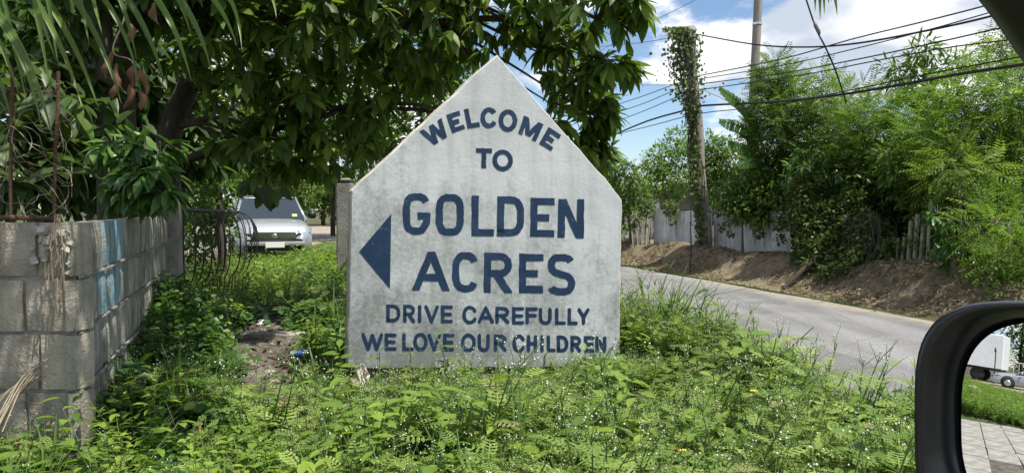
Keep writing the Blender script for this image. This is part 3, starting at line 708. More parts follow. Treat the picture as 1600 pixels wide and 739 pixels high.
def build_wall():
    H = ZTOP[0]
    # mortar core
    m = MB(); T = .15; L1 = 3.0; L2 = 2.6; z0 = -.25
    def P(v): return [(q.x, q.y) for q in v]
    core = [Vector() + FN * -.021 + WN * -.015, WD * L1 + WN * -.014, WD * L1 + WN * -T, WD * T * 1.05 + WN * -T, WF * L2 + FN * -T, WF * L2 + FN * -.021]
    V = [(q.x, q.y, z) for z in (z0, H - .012) for q in core]; n = 6
    m.add(V, [tuple(range(n, 2 * n)), tuple(range(n))[::-1]] + [(k, (k + 1) % n, n + (k + 1) % n, n + k) for k in range(n)])
    m.build('mortar_core', M['mortar'], wall)
    sd = 0
    rows = [(ZTOP[i + 1], ZTOP[i]) for i in range(4)] + [(ZTOP[4] - .2, ZTOP[4])]
    rows[4] = (rows[4][0], rows[4][1])
    for ri, (zb, zt) in enumerate(rows):
        g = .015; h = zt - zb - g
        # front face, block ends alternate at the corner
        x = 0.004; first = .15 if ri % 2 == 0 else .20
        while x < L2:
            w = first if x < .05 else .39; 
            if x > .05 and random.random() < .25: w = .2
            sd += 1; me = rough_block(w - g, h, .10, sd); o = obj('block', me, M['block_front'], wall)
            o.matrix_local = Matrix(((-WF.x, -FN.x, 0, (WF * (x + w - g)).x), (-WF.y, -FN.y, 0, (WF * (x + w - g)).y), (0, 0, 1, zb + g / 2), (0, 0, 0, 1)))
            x += w
        # side face
        x = 0.006; k = 0; first = True
        while x < L1 - .05:
            w = random.choice([.185, .2, .2, .215, .16]) if not first or ri % 2 else .11; first = False
            w = min(w, L1 - x)
            sd += 1; me = rough_block(w - g * .8, h, .04, sd)
            px = 800 + FPX * (WC + WD * (x + w / 2)).x / (WC + WD * (x + w / 2)).y
            blue = (ri == 0 and 164 < px < 194) or (ri == 1 and 156 < px < 190)
            o = obj('block', me, M['block_blue'] if blue else M['block_side'], wall)
            if blue: o['label'] = 'block with flaking light blue paint'
            q = WD * x + WN * (random.random() - .6) * .008
            o.matrix_local = Matrix(((WD.x, -WN.x, 0, q.x), (WD.y, -WN.y, 0, q.y), (0, 0, 1, zb + g / 2), (0, 0, 0, 1)))
            x += w
    # rough rubble in the broken top corner
    m = MB()
    for i in range(26):
        q = WF * random.uniform(.0, .16) + FN * random.uniform(-.008, .018) + Vector((0, 0, H - random.uniform(.02, .2)))
        s = random.uniform(.010, .028); m.box(q, (s, s * .8, s), Euler((random.random() * 3, random.random() * 3, random.random() * 3)).to_matrix())
    m.build('broken_mortar', M['stone'], wall)
    # mortar bed lines standing slightly proud on the side face
    for zz in ZTOP[1:4]:
        m = MB(); pts = [WD * t + WN * (.004 + .003 * math.sin(t * 9 + zz * 40)) + Vector((0, 0, zz + .004 * math.sin(t * 5 + zz * 90))) for t in np.linspace(.01, 2.98, 40)]
        m.tube(pts, [.0045 + .003 * random.random() for _ in pts], 5); m.build('mortar_joint', M['mortar'], wall)
    # rusty bars
    def bar(pts, r): m = MB(); m.tube(local(wall, pts), r, 7); return m.build('rusty_bar', M['rust'], wall)
    D = 2.72
    for x0, x1, y0 in ((19, 17, 105), (91, 84, 112)):
        pts = [at(x0 + (x1 - x0) * t + math.sin(t * 7) * .8, y0 + (345 - y0) * t, D) for t in np.linspace(0, 1, 9)]; bar(pts, .0062)
    bar([at(-60, 146, D + .015), at(19, 141, D + .015), at(94, 145, D + .015)], .005)
    bar([at(-80, 339, D - .03), at(60, 341, D - .03), at(97, 343, D - .03)], .009)
    # end post
    pc = WC + WD * 3.14
    m = MB(); rot = Matrix(((WD.x, WN.x, 0), (WD.y, WN.y, 0), (0, 0, 1)))
    m.box((pc + WN * -.05) - WC + Vector((0, 0, .385)), (.27, .25, 1.29), rot); o = m.build('end_post', M['concrete_slab'], wall)
    bv = o.modifiers.new('b', 'BEVEL'); bv.width = .012; bv.segments = 2
build_wall()
# second, farther stretch of the same boundary behind the post: a plain iron gate panel with bellied bars
def build_gate():
    g = thing('iron_gate', 'dark iron gate panel with bellied bars beyond the concrete post', 'gate', WC + WD * 3.3)
    A = at(291, 328, 6.0); B = at(372, 331, 7.4); C_ = at(396, 352, 7.4)
    m = MB(); m.tube(local(g, [A, A.lerp(B, .5), B]), .016, 6); m.build('rail', M['iron'], g)
    m = MB(); m.tube(local(g, [A + Vector((0, 0, -.95)), B + Vector((0, 0, -.95))]), .014, 6); m.build('rail', M['iron'], g)
    side = Vector((.93, -.3, 0))
    for k in range(14):
        t = (k + random.uniform(-.3, .3)) / 13; q = A.lerp(B, t); r_ = random.uniform(.08, .2)
        pts = [q + Vector((0, 0, .0))] + [q + side * (r_ * math.sin(a) ** .8) + Vector((0, 0, -.6 * (1 - math.cos(a)) / 2 - .02)) for a in np.linspace(.25, 2.9, 8)] + [q + Vector((0, 0, -.95))]
        mm = MB(); mm.tube(local(g, pts), .0055, 5); mm.build('bar', M['iron'], g)
    for k in range(5):
        q = B + (A - B) * (.012 * k); R_ = .17 + .018 * k
        pts = [q] + [q + side * (R_ * 1.1 * math.sin(a)) + Vector((0, 0, -R_ * 2.2 * (1 - math.cos(a)) / 2)) for a in np.linspace(.2, 2.7, 9)]
        mm = MB(); mm.tube(local(g, pts), .0055, 5); mm.build('end_scroll', M['iron'], g)
    m = MB(); m.tube(local(g, [A + Vector((-.05, 0, .15)), A + Vector((-.05, 0, -1.2))]), .03, 8); m.build('gate_post', M['iron'], g)
build_gate()
def build_dead_vines():
    m = MB()
    for i in range(46):
        x0 = random.uniform(-50, 110); y0 = random.uniform(150, 335); D = random.uniform(2.5, 2.85)
        pts = []; a = random.uniform(0, 6.28); x, y = x0, y0
        for k in range(9):
            pts.append(at(x, y, D + .05 * math.sin(k + i))); a += random.uniform(-.9, .9)
            x += 15 * math.cos(a); y = min(342, y + 13 * math.sin(a) + 3); x = min(x, 112)
        m.tube(spline(pts, 3), .0013, 3, False)
    tag(m.build('dead_vine_tangle', M['vine_dry']), 'tangle of thin dry vines over the rusty bars', 'vine', kind='stuff')
    m = MB()
    for i in range(7):
        x = 92 + random.uniform(-8, 10); pts = []
        for k in range(8):
            pts.append(at(x, 335 + k * random.uniform(18, 26), 2.60 - .012 * random.random())); x += random.uniform(-9, 8)
        m.tube(spline(pts, 3), .0022, 4, False)
    for i in range(12):
        a = at(random.uniform(60, 75), random.uniform(560, 590), 2.58); b = at(random.uniform(-60, 10), random.uniform(640, 720), 2.2)
        mid = a.lerp(b, .5) + Vector((0, 0, random.uniform(.01, .06))); m.tube(spline([a, mid, b], 5), .0022, 4, False)
    tag(m.build('dry_stalks', M['vine_dry']), 'dry vine stalks hanging down the front corner of the block wall', 'vine', kind='stuff')
build_dead_vines()

# ================================================================== TREES AND SHRUBS
LEAF = Tmpl(*leaf_t(.36, .22, .14, 4)); LEAF_N = Tmpl(*leaf_t(.24, .3, .1, 4)); LEAF_W = Tmpl(*leaf_t(.5, .18, .16, 4))
LEAF_S = Tmpl(*leaf_simple(.42)); LEAF_R = Tmpl(*leaf_simple(.7)); FEATHER = Tmpl(*bipinnate()); FEATHER2 = Tmpl(*bipinnate(8, .3, .06, .5))
UPV = np.array([0, 0, 1.0])
def rosettes(P, A, nl=(6, 10), L=(.12, .19), hang=.85, spread=.85):
    """rings of leaves round twig tips: positions, directions, ups, lengths"""
    pos, d, up, ln = [], [], [], []
    for p, a in zip(P, A):
        n = random.randint(*nl); a = a / (np.linalg.norm(a) + 1e-9); o1 = np.cross(a, [.3, .2, .9]); o1 /= np.linalg.norm(o1) + 1e-9; o2 = np.cross(a, o1)
        ph = random.random() * 6.28
        for k in range(n):
            t = ph + k * 2.4; q = spread * (o1 * math.cos(t) + o2 * math.sin(t)) + a * random.uniform(.1, .8) + np.array([0, 0, -hang * random.uniform(.4, 1.3)])
            pos.append(p - a * .04 * random.random()); d.append(q); up.append(UPV + a * .4 + rng.normal(size=3) * .25); ln.append(random.uniform(*L))
    return np.array(pos), np.array(d), np.array(up), np.array(ln)
def in_lobe(c, r, n, shell=.55, flat=True):
    u = rdir(n); t = (shell + (1 - shell) * rng.random(n) ** .6)[:, None]
    t = np.where(rng.random((n, 1)) < .22, rng.random((n, 1)), t)
    # lumpy outline
    lump = 1 + .22 * np.sin(u[:, :1] * 5 + c[0] * 3) * np.cos(u[:, 2:] * 4 + c[1]) + .12 * np.sin(u[:, 1:2] * 9 + c[2])
    return np.array(c) + u * t * lump * np.array(r), u
def lobe(px, py, D, rpx, rz=None, ry=None):
    c = at(px, py, D); r = rpx * D / FPX
    return (np.array(c), np.array([r, r if ry is None else ry, r if rz is None else rz * D / FPX]))
def limb_mesh(pts, r0, r1, n=6, wob=.03):
    pts = [Vector(p) for p in pts]; S = spline(pts, 5) if len(pts) > 2 else [pts[0].lerp(pts[1], k / 6) + Vector((random.uniform(-wob, wob), random.uniform(-wob, wob), random.uniform(-wob, wob))) * (0 < k < 6) for k in range(7)]
    m = MB(); m.tube(S, [r0 + (r1 - r0) * i / (len(S) - 1) for i in range(len(S))], n); return m
def tree(name, label, base, trunk, r0, r1, lobes, style, mat, cat='tree', group=None, bark='bark', n_obj=0, dens=1.0, leaf_len=None, twigs=True):
    t = thing(name, label, cat, base, 0, group)
    B = np.array(base)
    if trunk:
        m = limb_mesh(local(t, trunk), r0, r1, 8); m.build('trunk', M[bark], t, True)
        top = [Vector(q) for q in trunk]
        if twigs:
            for c, r in lobes:
                k = min(range(len(top)), key=lambda i: (top[i] - Vector(c)).length + .3 * max(0, top[i].z - c[2]))
                a = top[k]; cc = Vector(c); mid = a.lerp(cc, .5) + Vector((0, 0, .12 * (cc - a).length))
                limb_mesh(local(t, [a, mid, cc]), max(.006, r1 * .55), .004, 5).build('limb', M[bark], t, True)
                # twigs spreading inside the lobe, one mesh
                m = MB()
                for i in range(7):
                    u = rdir(1)[0] * r * .85; m.tube(local(t, [cc, cc + Vector(u * .5) + Vector((0, 0, .05)), cc + Vector(u)]), [.006, .004, .002], 4, False)
                o = m.build('twigs', M[bark], t); o['kind'] = 'stuff'
    parts = []; allp = []
    for c, r in lobes:
        ar = (r[0] * r[2] + r[0] * r[1] + r[1] * r[2]) / 3
        if style == 'rosette':
            L = leaf_len or (.12, .19); n = int(dens * ar / (L[1] ** 2) * 9) + 5
            P, u = in_lobe(c, r, n); pos, d, up, ln = rosettes(P, u + np.array([0, 0, .25]), L=L)
            allp.append((pos, d, up, ln))
        else:
            T = {'feather': FEATHER, 'feather2': FEATHER2, 'leaf': LEAF_S, 'round': LEAF_R, 'lance': LEAF_N, 'wide': LEAF_W}[style]
            L = leaf_len or ((.24, .36) if 'feather' in style else (.07, .12)); k = 95 if 'feather' in style else 95
            n = int(dens * ar / (L[1] ** 2) * k) + 6
            P, u = in_lobe(c, r, n)
            d = u * np.array([1, 1, .6]) + rng.normal(size=(n, 3)) * .45 + np.array([0, 0, .05 if 'feather' in style else -.15])
            allp.append((P, d, UPV + rng.normal(size=(n, 3)) * .3 + u * .4, rng.uniform(*L, n)))
    pos = np.concatenate([a[0] for a in allp]); d = np.concatenate([a[1] for a in allp]); up = np.concatenate([a[2] for a in allp]); ln = np.concatenate([a[3] for a in allp])
    zmin = zg(pos[:, 0], pos[:, 1]) + .03; ok = pos[:, 2] > zmin; pos, d, up, ln = pos[ok], d[ok], up[ok], ln[ok]
    Fm = frames(d, up, ln); rnd = rng.random(len(pos)); pos = pos - B
    T = LEAF if style == 'rosette' else T
    if n_obj:
        wp = pos + B; x = 800 + FPX * wp[:, 0] / np.maximum(wp[:, 1], .1); y = 328 - FPX * (wp[:, 2] - CAMZ) / np.maximum(wp[:, 1], .1)
        vis = (x > 0) & (x < 1600) & (y > 0) & (y < 739); key = np.where(vis, wp[:, 1] / ln, 1e9); idx = np.argsort(key)[:n_obj]; idx = idx[key[idx] < 1e8]
        lm = mesh_from('leaf', T.V, T.F, True); lm.materials.append(M[mat])
        for i in idx:
            o = bpy.data.objects.new('leaf', lm); COL.objects.link(o); o.parent = t
            m4 = Matrix.Identity(4)
            for a in range(3):
                for b in range(3): m4[a][b] = Fm[i][a][b]
                m4[a][3] = pos[i][a]
            o.matrix_local = m4
        keep = np.ones(len(pos), bool); keep[idx] = False; pos, Fm, rnd = pos[keep], Fm[keep], rnd[keep]
    if len(pos):
        me = merge([(T, pos, Fm, rnd)]); me.materials.append(M[mat]); o = obj('crown', me, None, t); o['kind'] = 'stuff'
    return t

# ---- the big shade tree over sign and path
def big_tree():
    tr = [at(255, 360, 6.3), at(262, 260, 6.3), at(268, 200, 6.3), at(292, 140, 6.3), at(318, 80, 6.3), at(352, 10, 6.2), at(395, -80, 6.2), at(470, -180, 6.1)]
    tr[0].z = -.05
    L = []
    for px, py, D, r in [(330, 60, 5.6, 75), (420, 40, 5.8, 85), (400, 130, 5.9, 75), (500, 70, 5.7, 85), (480, 170, 6.0, 75), (570, 30, 5.6, 80), (560, 130, 5.9, 75), (585, 200, 6.2, 60), (520, 235, 6.2, 50),
                         (650, 30, 5.7, 75), (650, 110, 6.2, 60), (730, 20, 5.8, 75), (700, 80, 6.3, 55), (800, 30, 5.7, 75), (850, 80, 5.9, 60), (870, 20, 5.6, 65), (930, 30, 5.5, 50), (900, 110, 5.7, 58), (940, 100, 5.5, 38), (975, 112, 5.5, 24),
                         (890, 180, 5.8, 52), (935, 185, 5.7, 38), (920, 225, 5.8, 36), (945, 245, 5.9, 22), (1000, 5, 5.3, 22), (960, -5, 5.3, 30), (430, 215, 6.0, 55), (380, 220, 6.1, 45), (460, 262, 6.3, 28),
                         (420, -70, 5.8, 110), (560, -80, 5.6, 110), (700, -90, 5.7, 110), (830, -80, 5.6, 100), (300, -60, 5.4, 110), (600, -190, 5.8, 140), (400, -190, 5.6, 140)]:
        L.append(lobe(px, py, D, r, ry=r * D / FPX * 1.3))
    for x, y, z in ((-1.3, 3.6, 3.0), (-.75, 3.0, 3.15), (-1.2, 2.4, 3.05), (-.5, 2.2, 3.2), (-1.9, 3.0, 2.95), (-.9, 4.3, 3.2), (-1.6, 4.6, 3.1)): L.append((np.array([x, y, z]), np.array([.5, .5, .3])))  # unseen overhead lobes, added to shade the wall and the ground vines beside it
    t = tree('shade_tree', 'large dark shade tree with drooping glossy leaves behind the sign', (tr[0].x, tr[0].y, 0), tr, .12, .06, L, 'rosette', 'leaf_big', n_obj=300, dens=.5, leaf_len=(.13, .21))
    for pts, r in (([at(305, 105, 6.25), at(360, 135, 6.1), at(420, 155, 6.0), at(472, 167, 5.95)], .02), ([at(352, 10, 6.2), at(430, 30, 5.9), at(520, 45, 5.8), at(640, 40, 5.8), at(780, 30, 5.8), at(900, 60, 5.7)], .045),
                   ([at(300, 190, 6.3), at(330, 205, 6.2), at(360, 208, 6.1)], .014), ([at(520, 45, 5.8), at(570, 60, 5.8), at(605, 85, 5.8)], .014)):
        limb_mesh(local(t, pts), r, r * .4, 6).build('limb', M['bark'], t, True)
    # a low spray of dark leaves hanging in front of the distant car
    t2 = []
    P = [at(x, y, 5.6) for x, y in ((388, 290), (400, 292), (412, 300), (425, 296), (434, 305), (395, 283), (418, 286), (380, 282), (440, 290))]
    limb_mesh(local(t, [at(380, 230, 5.9), at(400, 262, 5.7), at(430, 282, 5.6), at(465, 292, 5.6)]), .008, .003, 5).build('limb', M['bark'], t, True)
    lm = mesh_from('leaf', LEAF_W.V, LEAF_W.F, True); lm.materials.append(M['leaf_dark'])
    for p in P:
        for k in range(2):
            o = obj('leaf', lm, None, t); dd = np.array([[random.uniform(-.7, .7), random.uniform(-.5, .2), -.8]]); f = frames(dd, np.array([[.2, -1., .4]]) + rng.normal(size=(1, 3)) * .3, [random.uniform(.10, .16)])[0]
            m4 = Matrix.Identity(4); q = p - t.location
            for a in range(3):
                for b in range(3): m4[a][b] = f[a][b]
                m4[a][3] = q[a]
            o.matrix_local = m4
    return t
big_tree()

# ---- the dark yard behind the block wall
def yard():
    for k, (px, w, D, top, lab) in enumerate([(168, 28, 5.2, -120, 'thick dark trunk rising behind the block wall, left of the pair'), (203, 24, 5.5, -120, 'thick dark trunk rising behind the block wall, right of the pair')]):
        b = at(px, 345, D); b.z = -.05; r = w / 2 * D / FPX
        tr = [b, at(px - 2, 250, D), at(px - 4, 120, D), at(px - 10, 0, D), at(px - 16, top, D)]
        L = [lobe(px - 60 + 90 * k, -40, D, 110), lobe(px - 20 + 40 * k, -150, D, 150), lobe(px - 120 + 60 * k, 60, D + .9, 85), lobe(px - 50, 160, D + 1.2, 70)]
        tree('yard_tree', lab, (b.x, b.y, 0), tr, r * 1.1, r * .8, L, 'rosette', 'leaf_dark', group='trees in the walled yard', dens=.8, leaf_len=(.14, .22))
    # undergrowth
    L = [lobe(px, py, D, r) for px, py, D, r in [(40, 190, 4.3, 60), (90, 250, 4.3, 55), (20, 280, 4.1, 55), (130, 200, 4.7, 55), (60, 120, 4.9, 65), (130, 120, 5.2, 60)]]
    tree('yard_bush', 'dark broad-leaved bush behind the rusty bars', (L[0][0][0], L[0][0][1], -.05), None, 0, 0, L, 'rosette', 'leaf_dark', cat='bush', n_obj=90, leaf_len=(.15, .24), dens=.9)
    L = [lobe(px, py, D, r) for px, py, D, r in [(240, 150, 7.4, 80), (300, 230, 7.6, 55), (330, 180, 8, 80), (255, 270, 7.2, 50), (225, 60, 7.4, 90), (130, 60, 7.4, 90), (150, 170, 7.4, 80), (40, 60, 7.4, 95), (60, 180, 7.4, 90), (110, 280, 6.8, 70), (190, 290, 7, 60)]]
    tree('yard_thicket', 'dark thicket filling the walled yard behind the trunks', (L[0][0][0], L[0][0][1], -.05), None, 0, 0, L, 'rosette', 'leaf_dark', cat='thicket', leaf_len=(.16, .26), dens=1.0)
    L = [lobe(px, py, D, r) for px, py, D, r in [(340, 262, 9.2, 36), (345, 300, 9.0, 22), (310, 280, 8.6, 30), (355, 230, 9.6, 40), (385, 250, 10, 32), (430, 246, 10.6, 32), (300, 310, 8.2, 26), (335, 335, 9.6, 26), (345, 365, 9.8, 24), (315, 350, 9.4, 26), (300, 385, 9.2, 26), (350, 330, 11, 18)]]
    tree('creeper_column', 'creeper-covered stump hanging beside the parked silver car', (L[1][0][0], L[1][0][1], -.1), [Vector((L[1][0][0], L[1][0][1], -.1)), Vector((L[1][0][0], L[1][0][1], 1.6))], .05, .04, L, 'leaf', 'leaf_mid', cat='creeper', leaf_len=(.08, .13), dens=.9)
    # tall trees farther back that close off the sky
    for k, (px, D, ys, lab) in enumerate([(-60, 12, (-80, 40, 160, 260), 'tall dark tree at the far left behind the yard'), (90, 13, (-60, 60, 170, 270), 'tall dark tree beyond the twin trunks'), (230, 14, (-40, 70, 170, 262), 'tall dark tree behind the leaning trunk'), (380, 30, (-20, 80, 170, 235), 'tall dark tree above the parked silver car'), (520, 34, (-20, 70, 160, 225), 'tall dark tree behind the left slope of the sign'), (660, 30, (60, 150, 220, 280), 'tall tree hidden behind the sign board')]):
        L = [lobe(px + random.uniform(-30, 30), y, D, random.uniform(75, 95)) for y in ys]
        b = at(px, 330, D); b.z = -.3
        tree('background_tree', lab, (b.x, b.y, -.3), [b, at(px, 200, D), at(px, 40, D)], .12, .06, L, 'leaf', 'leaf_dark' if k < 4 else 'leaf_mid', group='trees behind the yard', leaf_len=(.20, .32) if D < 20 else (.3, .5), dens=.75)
yard()

# ---- shrub with bright leaves leaning over the wall
def shrub():
    L = [lobe(px, py, D, r) for px, py, D, r in [(225, 225, 3.9, 34), (250, 250, 3.9, 32), (205, 255, 3.9, 36), (235, 285, 3.75, 34), (255, 300, 3.8, 24), (190, 290, 4.0, 30), (175, 235, 4.2, 30), (215, 300, 3.8, 24)]]
    b = at(200, 345, 4.2); b.z = 0
    tree('leafy_shrub', 'bright green broad-leaved shrub leaning over the block wall', (b.x, b.y, 0), [b, at(205, 320, 4.1), at(215, 270, 4.0), at(225, 235, 3.95)], .02, .008, L, 'rosette', 'leaf_shrub', cat='shrub', n_obj=220, leaf_len=(.10, .155), dens=.62)
shrub()

# ---- coconut palm whose fronds hang into the top left corner
def palm():
    cr = Vector((-2.55, 3.0, 2.55)); b = Vector((-3.0, 3.5, -.05))
    t = thing('coconut_palm', 'coconut palm with long pale leaflets hanging over the wall corner', 'palm', b)
    limb_mesh(local(t, [b, Vector((-2.9, 3.4, .9)), Vector((-2.7, 3.2, 1.8)), cr]), .13, .10, 10).build('trunk', M['bark_pale'], t, True)
    def frond(pts, n, ll, side_dirs, dens=1.0, mat='leaf_palm', width=.03, t0=.12, name='frond'):
        S = spline([Vector(p) for p in pts], 10); m = MB(); N = len(S)
        m.tube(local(t, S), [.016 * (1 - .8 * i / N) + .002 for i in range(N)], 5); fr = m.build(name, M['stem'], t, True)
        for k in range(n):
            f = t0 + (1 - t0) * k / (n - 1); i = f * (N - 1); a = S[int(i)].lerp(S[min(N - 1, int(i) + 1)], i - int(i))
            tan = (S[min(N - 1, int(i) + 1)] - S[max(0, int(i) - 1)]).normalized()
            for sd in side_dirs:
                Ln = ll * (1 - .55 * abs(f - .45) / .55) * random.uniform(.85, 1.1)
                d0 = (sd + tan * .75 + Vector((random.uniform(-.15, .15), random.uniform(-.15, .15), random.uniform(-.1, .1)))).normalized()
                g = Vector((0, 0, -1)); P = []; q = a.copy(); d = d0.copy(); st = Ln / 7
                for j in range(8):
                    P.append(q.copy()); d = (d + g * (.16 + .05 * j)).normalized(); q += d * st
                w = [width * x for x in (.35, .85, 1, .95, .8, .6, .35, .06)]
                mm = MB(); V, F = strip(local(t, P), w, up=Vector((.35, -1, .45)))
                # fold along the midrib
                mm.add(V, F); o = mm.build('leaflet', M[mat if random.random() < .95 else 'leaf_dry'], fr, True)
    # frond over the top left of the picture, leaflets hanging to the right
    def exact(pts, specs, width):
        S = spline([Vector(p) for p in pts], 10); m = MB(); N = len(S)
        m.tube(local(t, S), [.014 * (1 - .7 * i / N) + .002 for i in range(N)], 5); fr = m.build('frond', M['stem'], t, True)
        for x0, x1, y1, w, bow in specs:
            a0 = min(S, key=lambda q: abs(800 + FPX * q.x / q.y - (x0 - 12))); D1 = a0.y - random.uniform(.0, .25); e = at(x1, y1, D1)
            P = []; n = 11; q0 = a0.lerp(e, .5) + Vector((bow * .05, 0, bow * .07))
            for j in range(n):
                f = j / (n - 1); P.append(a0 * (1 - f) ** 2 + q0 * 2 * f * (1 - f) + e * f * f)
            prof = [.4, .85, 1, 1, .97, .9, .8, .66, .48, .28, .04]; mm = MB(); V = []; F = []; LP = local(t, P)
            for i, p in enumerate(LP):       # folded along the midrib
                tn = (LP[min(i + 1, n - 1)] - LP[max(i - 1, 0)]).normalized(); sd = tn.cross(Vector((.25, -1, .3))).normalized(); nn = sd.cross(tn); hw = width * w * prof[i] / 2
                V += [p - sd * hw + nn * hw * .5, p, p + sd * hw + nn * hw * .5]
                if i: k = 3 * i; F += [(k - 3, k - 2, k + 1, k), (k - 2, k - 1, k + 2, k + 1)]
            mm.add(V, F); mm.build('leaflet', M['leaf_palm'], fr, True)
    exact([cr, at(-120, -80, 2.75), at(20, -62, 2.6), at(180, -52, 2.55), at(340, -34, 2.5), at(420, -18, 2.5)],
          [(22, 132, 178, 1, 1), (42, 156, 176, 1.1, 1), (90, 190, 163, 1.05, 1), (125, 219, 136, .9, 1.4), (172, 258, 132, 1.1, 1), (208, 299, 127, 1.1, 1), (245, 330, 110, 1.15, 1), (305, 370, 72, 1, .8), (332, 378, 78, .8, 1.2), (398, 432, 30, .8, 1), (60, 78, 140, .8, .3), (95, 92, 108, .7, 0), (135, 140, 72, .7, 0), (150, 160, 55, .7, 0), (270, 300, 60, .7, .4), (190, 214, 96, .8, .4)], .020)
    exact([cr, at(-170, -40, 2.7), at(-80, -22, 2.5), at(10, -25, 2.45), at(90, -40, 2.4)],
          [(-40, 66, 205, 1, 1.6), (-20, 84, 222, 1, 1.2), (8, 40, 132, .8, .4), (-60, 18, 190, .9, .8), (-80, -6, 230, 1, .8), (24, 42, 160, .6, 0), (-30, 30, 150, .8, .5), (60, 88, 96, .6, 0)], .022)
    frond([cr, at(-260, -130, 2.9), at(-60, -190, 3.2), at(200, -190, 3.4), at(420, -140, 3.5)], 18, .42, [Vector((.4, -.3, -.3)), Vector((.3, .5, -.3))], width=.026)
    # long high frond reaching right above the picture; only its dry tip dips into view
    frond([cr, Vector((-1.6, 2.4, 3.35)), Vector((-.3, 2.3, 3.3)), Vector((.75, 2.6, 2.65)), at(1262, -100, 2.9), at(1290, -62, 2.95)], 30, .40, [Vector((.1, -.6, -.3)), Vector((.1, .6, -.3))], mat='leaf_palm', t0=.3)
    for e in ((-1.2, 1.6, 2.9), (-2.2, 1.0, 2.7), (-4.4, 2.2, 2.7), (-4.2, 4.4, 2.8), (-1.2, 4.4, 3.1), (-3.2, 1.2, 2.6), (-.6, 2.9, 3.2)):
        e = Vector(e); mid = cr.lerp(e, .5) + Vector((0, 0, .6)); frond([cr, mid, e, e + (e - cr) * .25 + Vector((0, 0, -.5))], 20, .6, [Vector((-(e - cr).y, (e - cr).x, 0)).normalized(), Vector(((e - cr).y, -(e - cr).x, 0)).normalized()])
    for k, (px, py) in enumerate([(1245, -12), (1262, -6), (1275, 2), (1290, -2), (1302, -8), (1320, -14)]):
        pass
palm()
def dead_leaves():
    t = thing('withered_leaf_cluster', 'cluster of withered brown leaves hanging before the dark trunks', 'dead leaves', at(200, 100, 3.4))
    for k, (px, py, L, ang) in enumerate([(200, 35, .10, .2), (170, 82, .12, -.1), (178, 100, .12, .25), (212, 98, .11, -.25), (222, 104, .13, .1), (208, 130, .12, -.35), (217, 140, .10, .2), (182, 120, .11, -.1), (236, 5, .1, .3)]):
        V = []; F = []; n = 7; a0 = at(px, py, 3.4) - t.location
        for i in range(n + 1):
            f = i / n; w = .017 * math.sin(math.pi * (f * .93 + .05)) ** 1.2 + .001 + .003 * math.sin(f * 11 + k)
            for j in range(5):
                th = (j / 4 - .5) * 3.6; V.append(a0 + Vector((w * math.sin(th) + ang * f * L + .012 * math.sin(f * 5 + k), -w * math.cos(th) * .8, -f * L)))
            if i:
                for j in range(4): q = (i - 1) * 5 + j; F.append((q, q + 1, q + 6, q + 5))
        obj('leaf', mesh_from('leaf', V, F, True), M['pod_brown'], t)
        if k == 0:
            limb_mesh(local(t, [at(190, -60, 3.4), at(196, 20, 3.4), at(176, 80, 3.4), at(206, 96, 3.4), at(214, 135, 3.4)]), .004, .002, 5).build('stalk', M['vine_dry'], t)
dead_leaves()

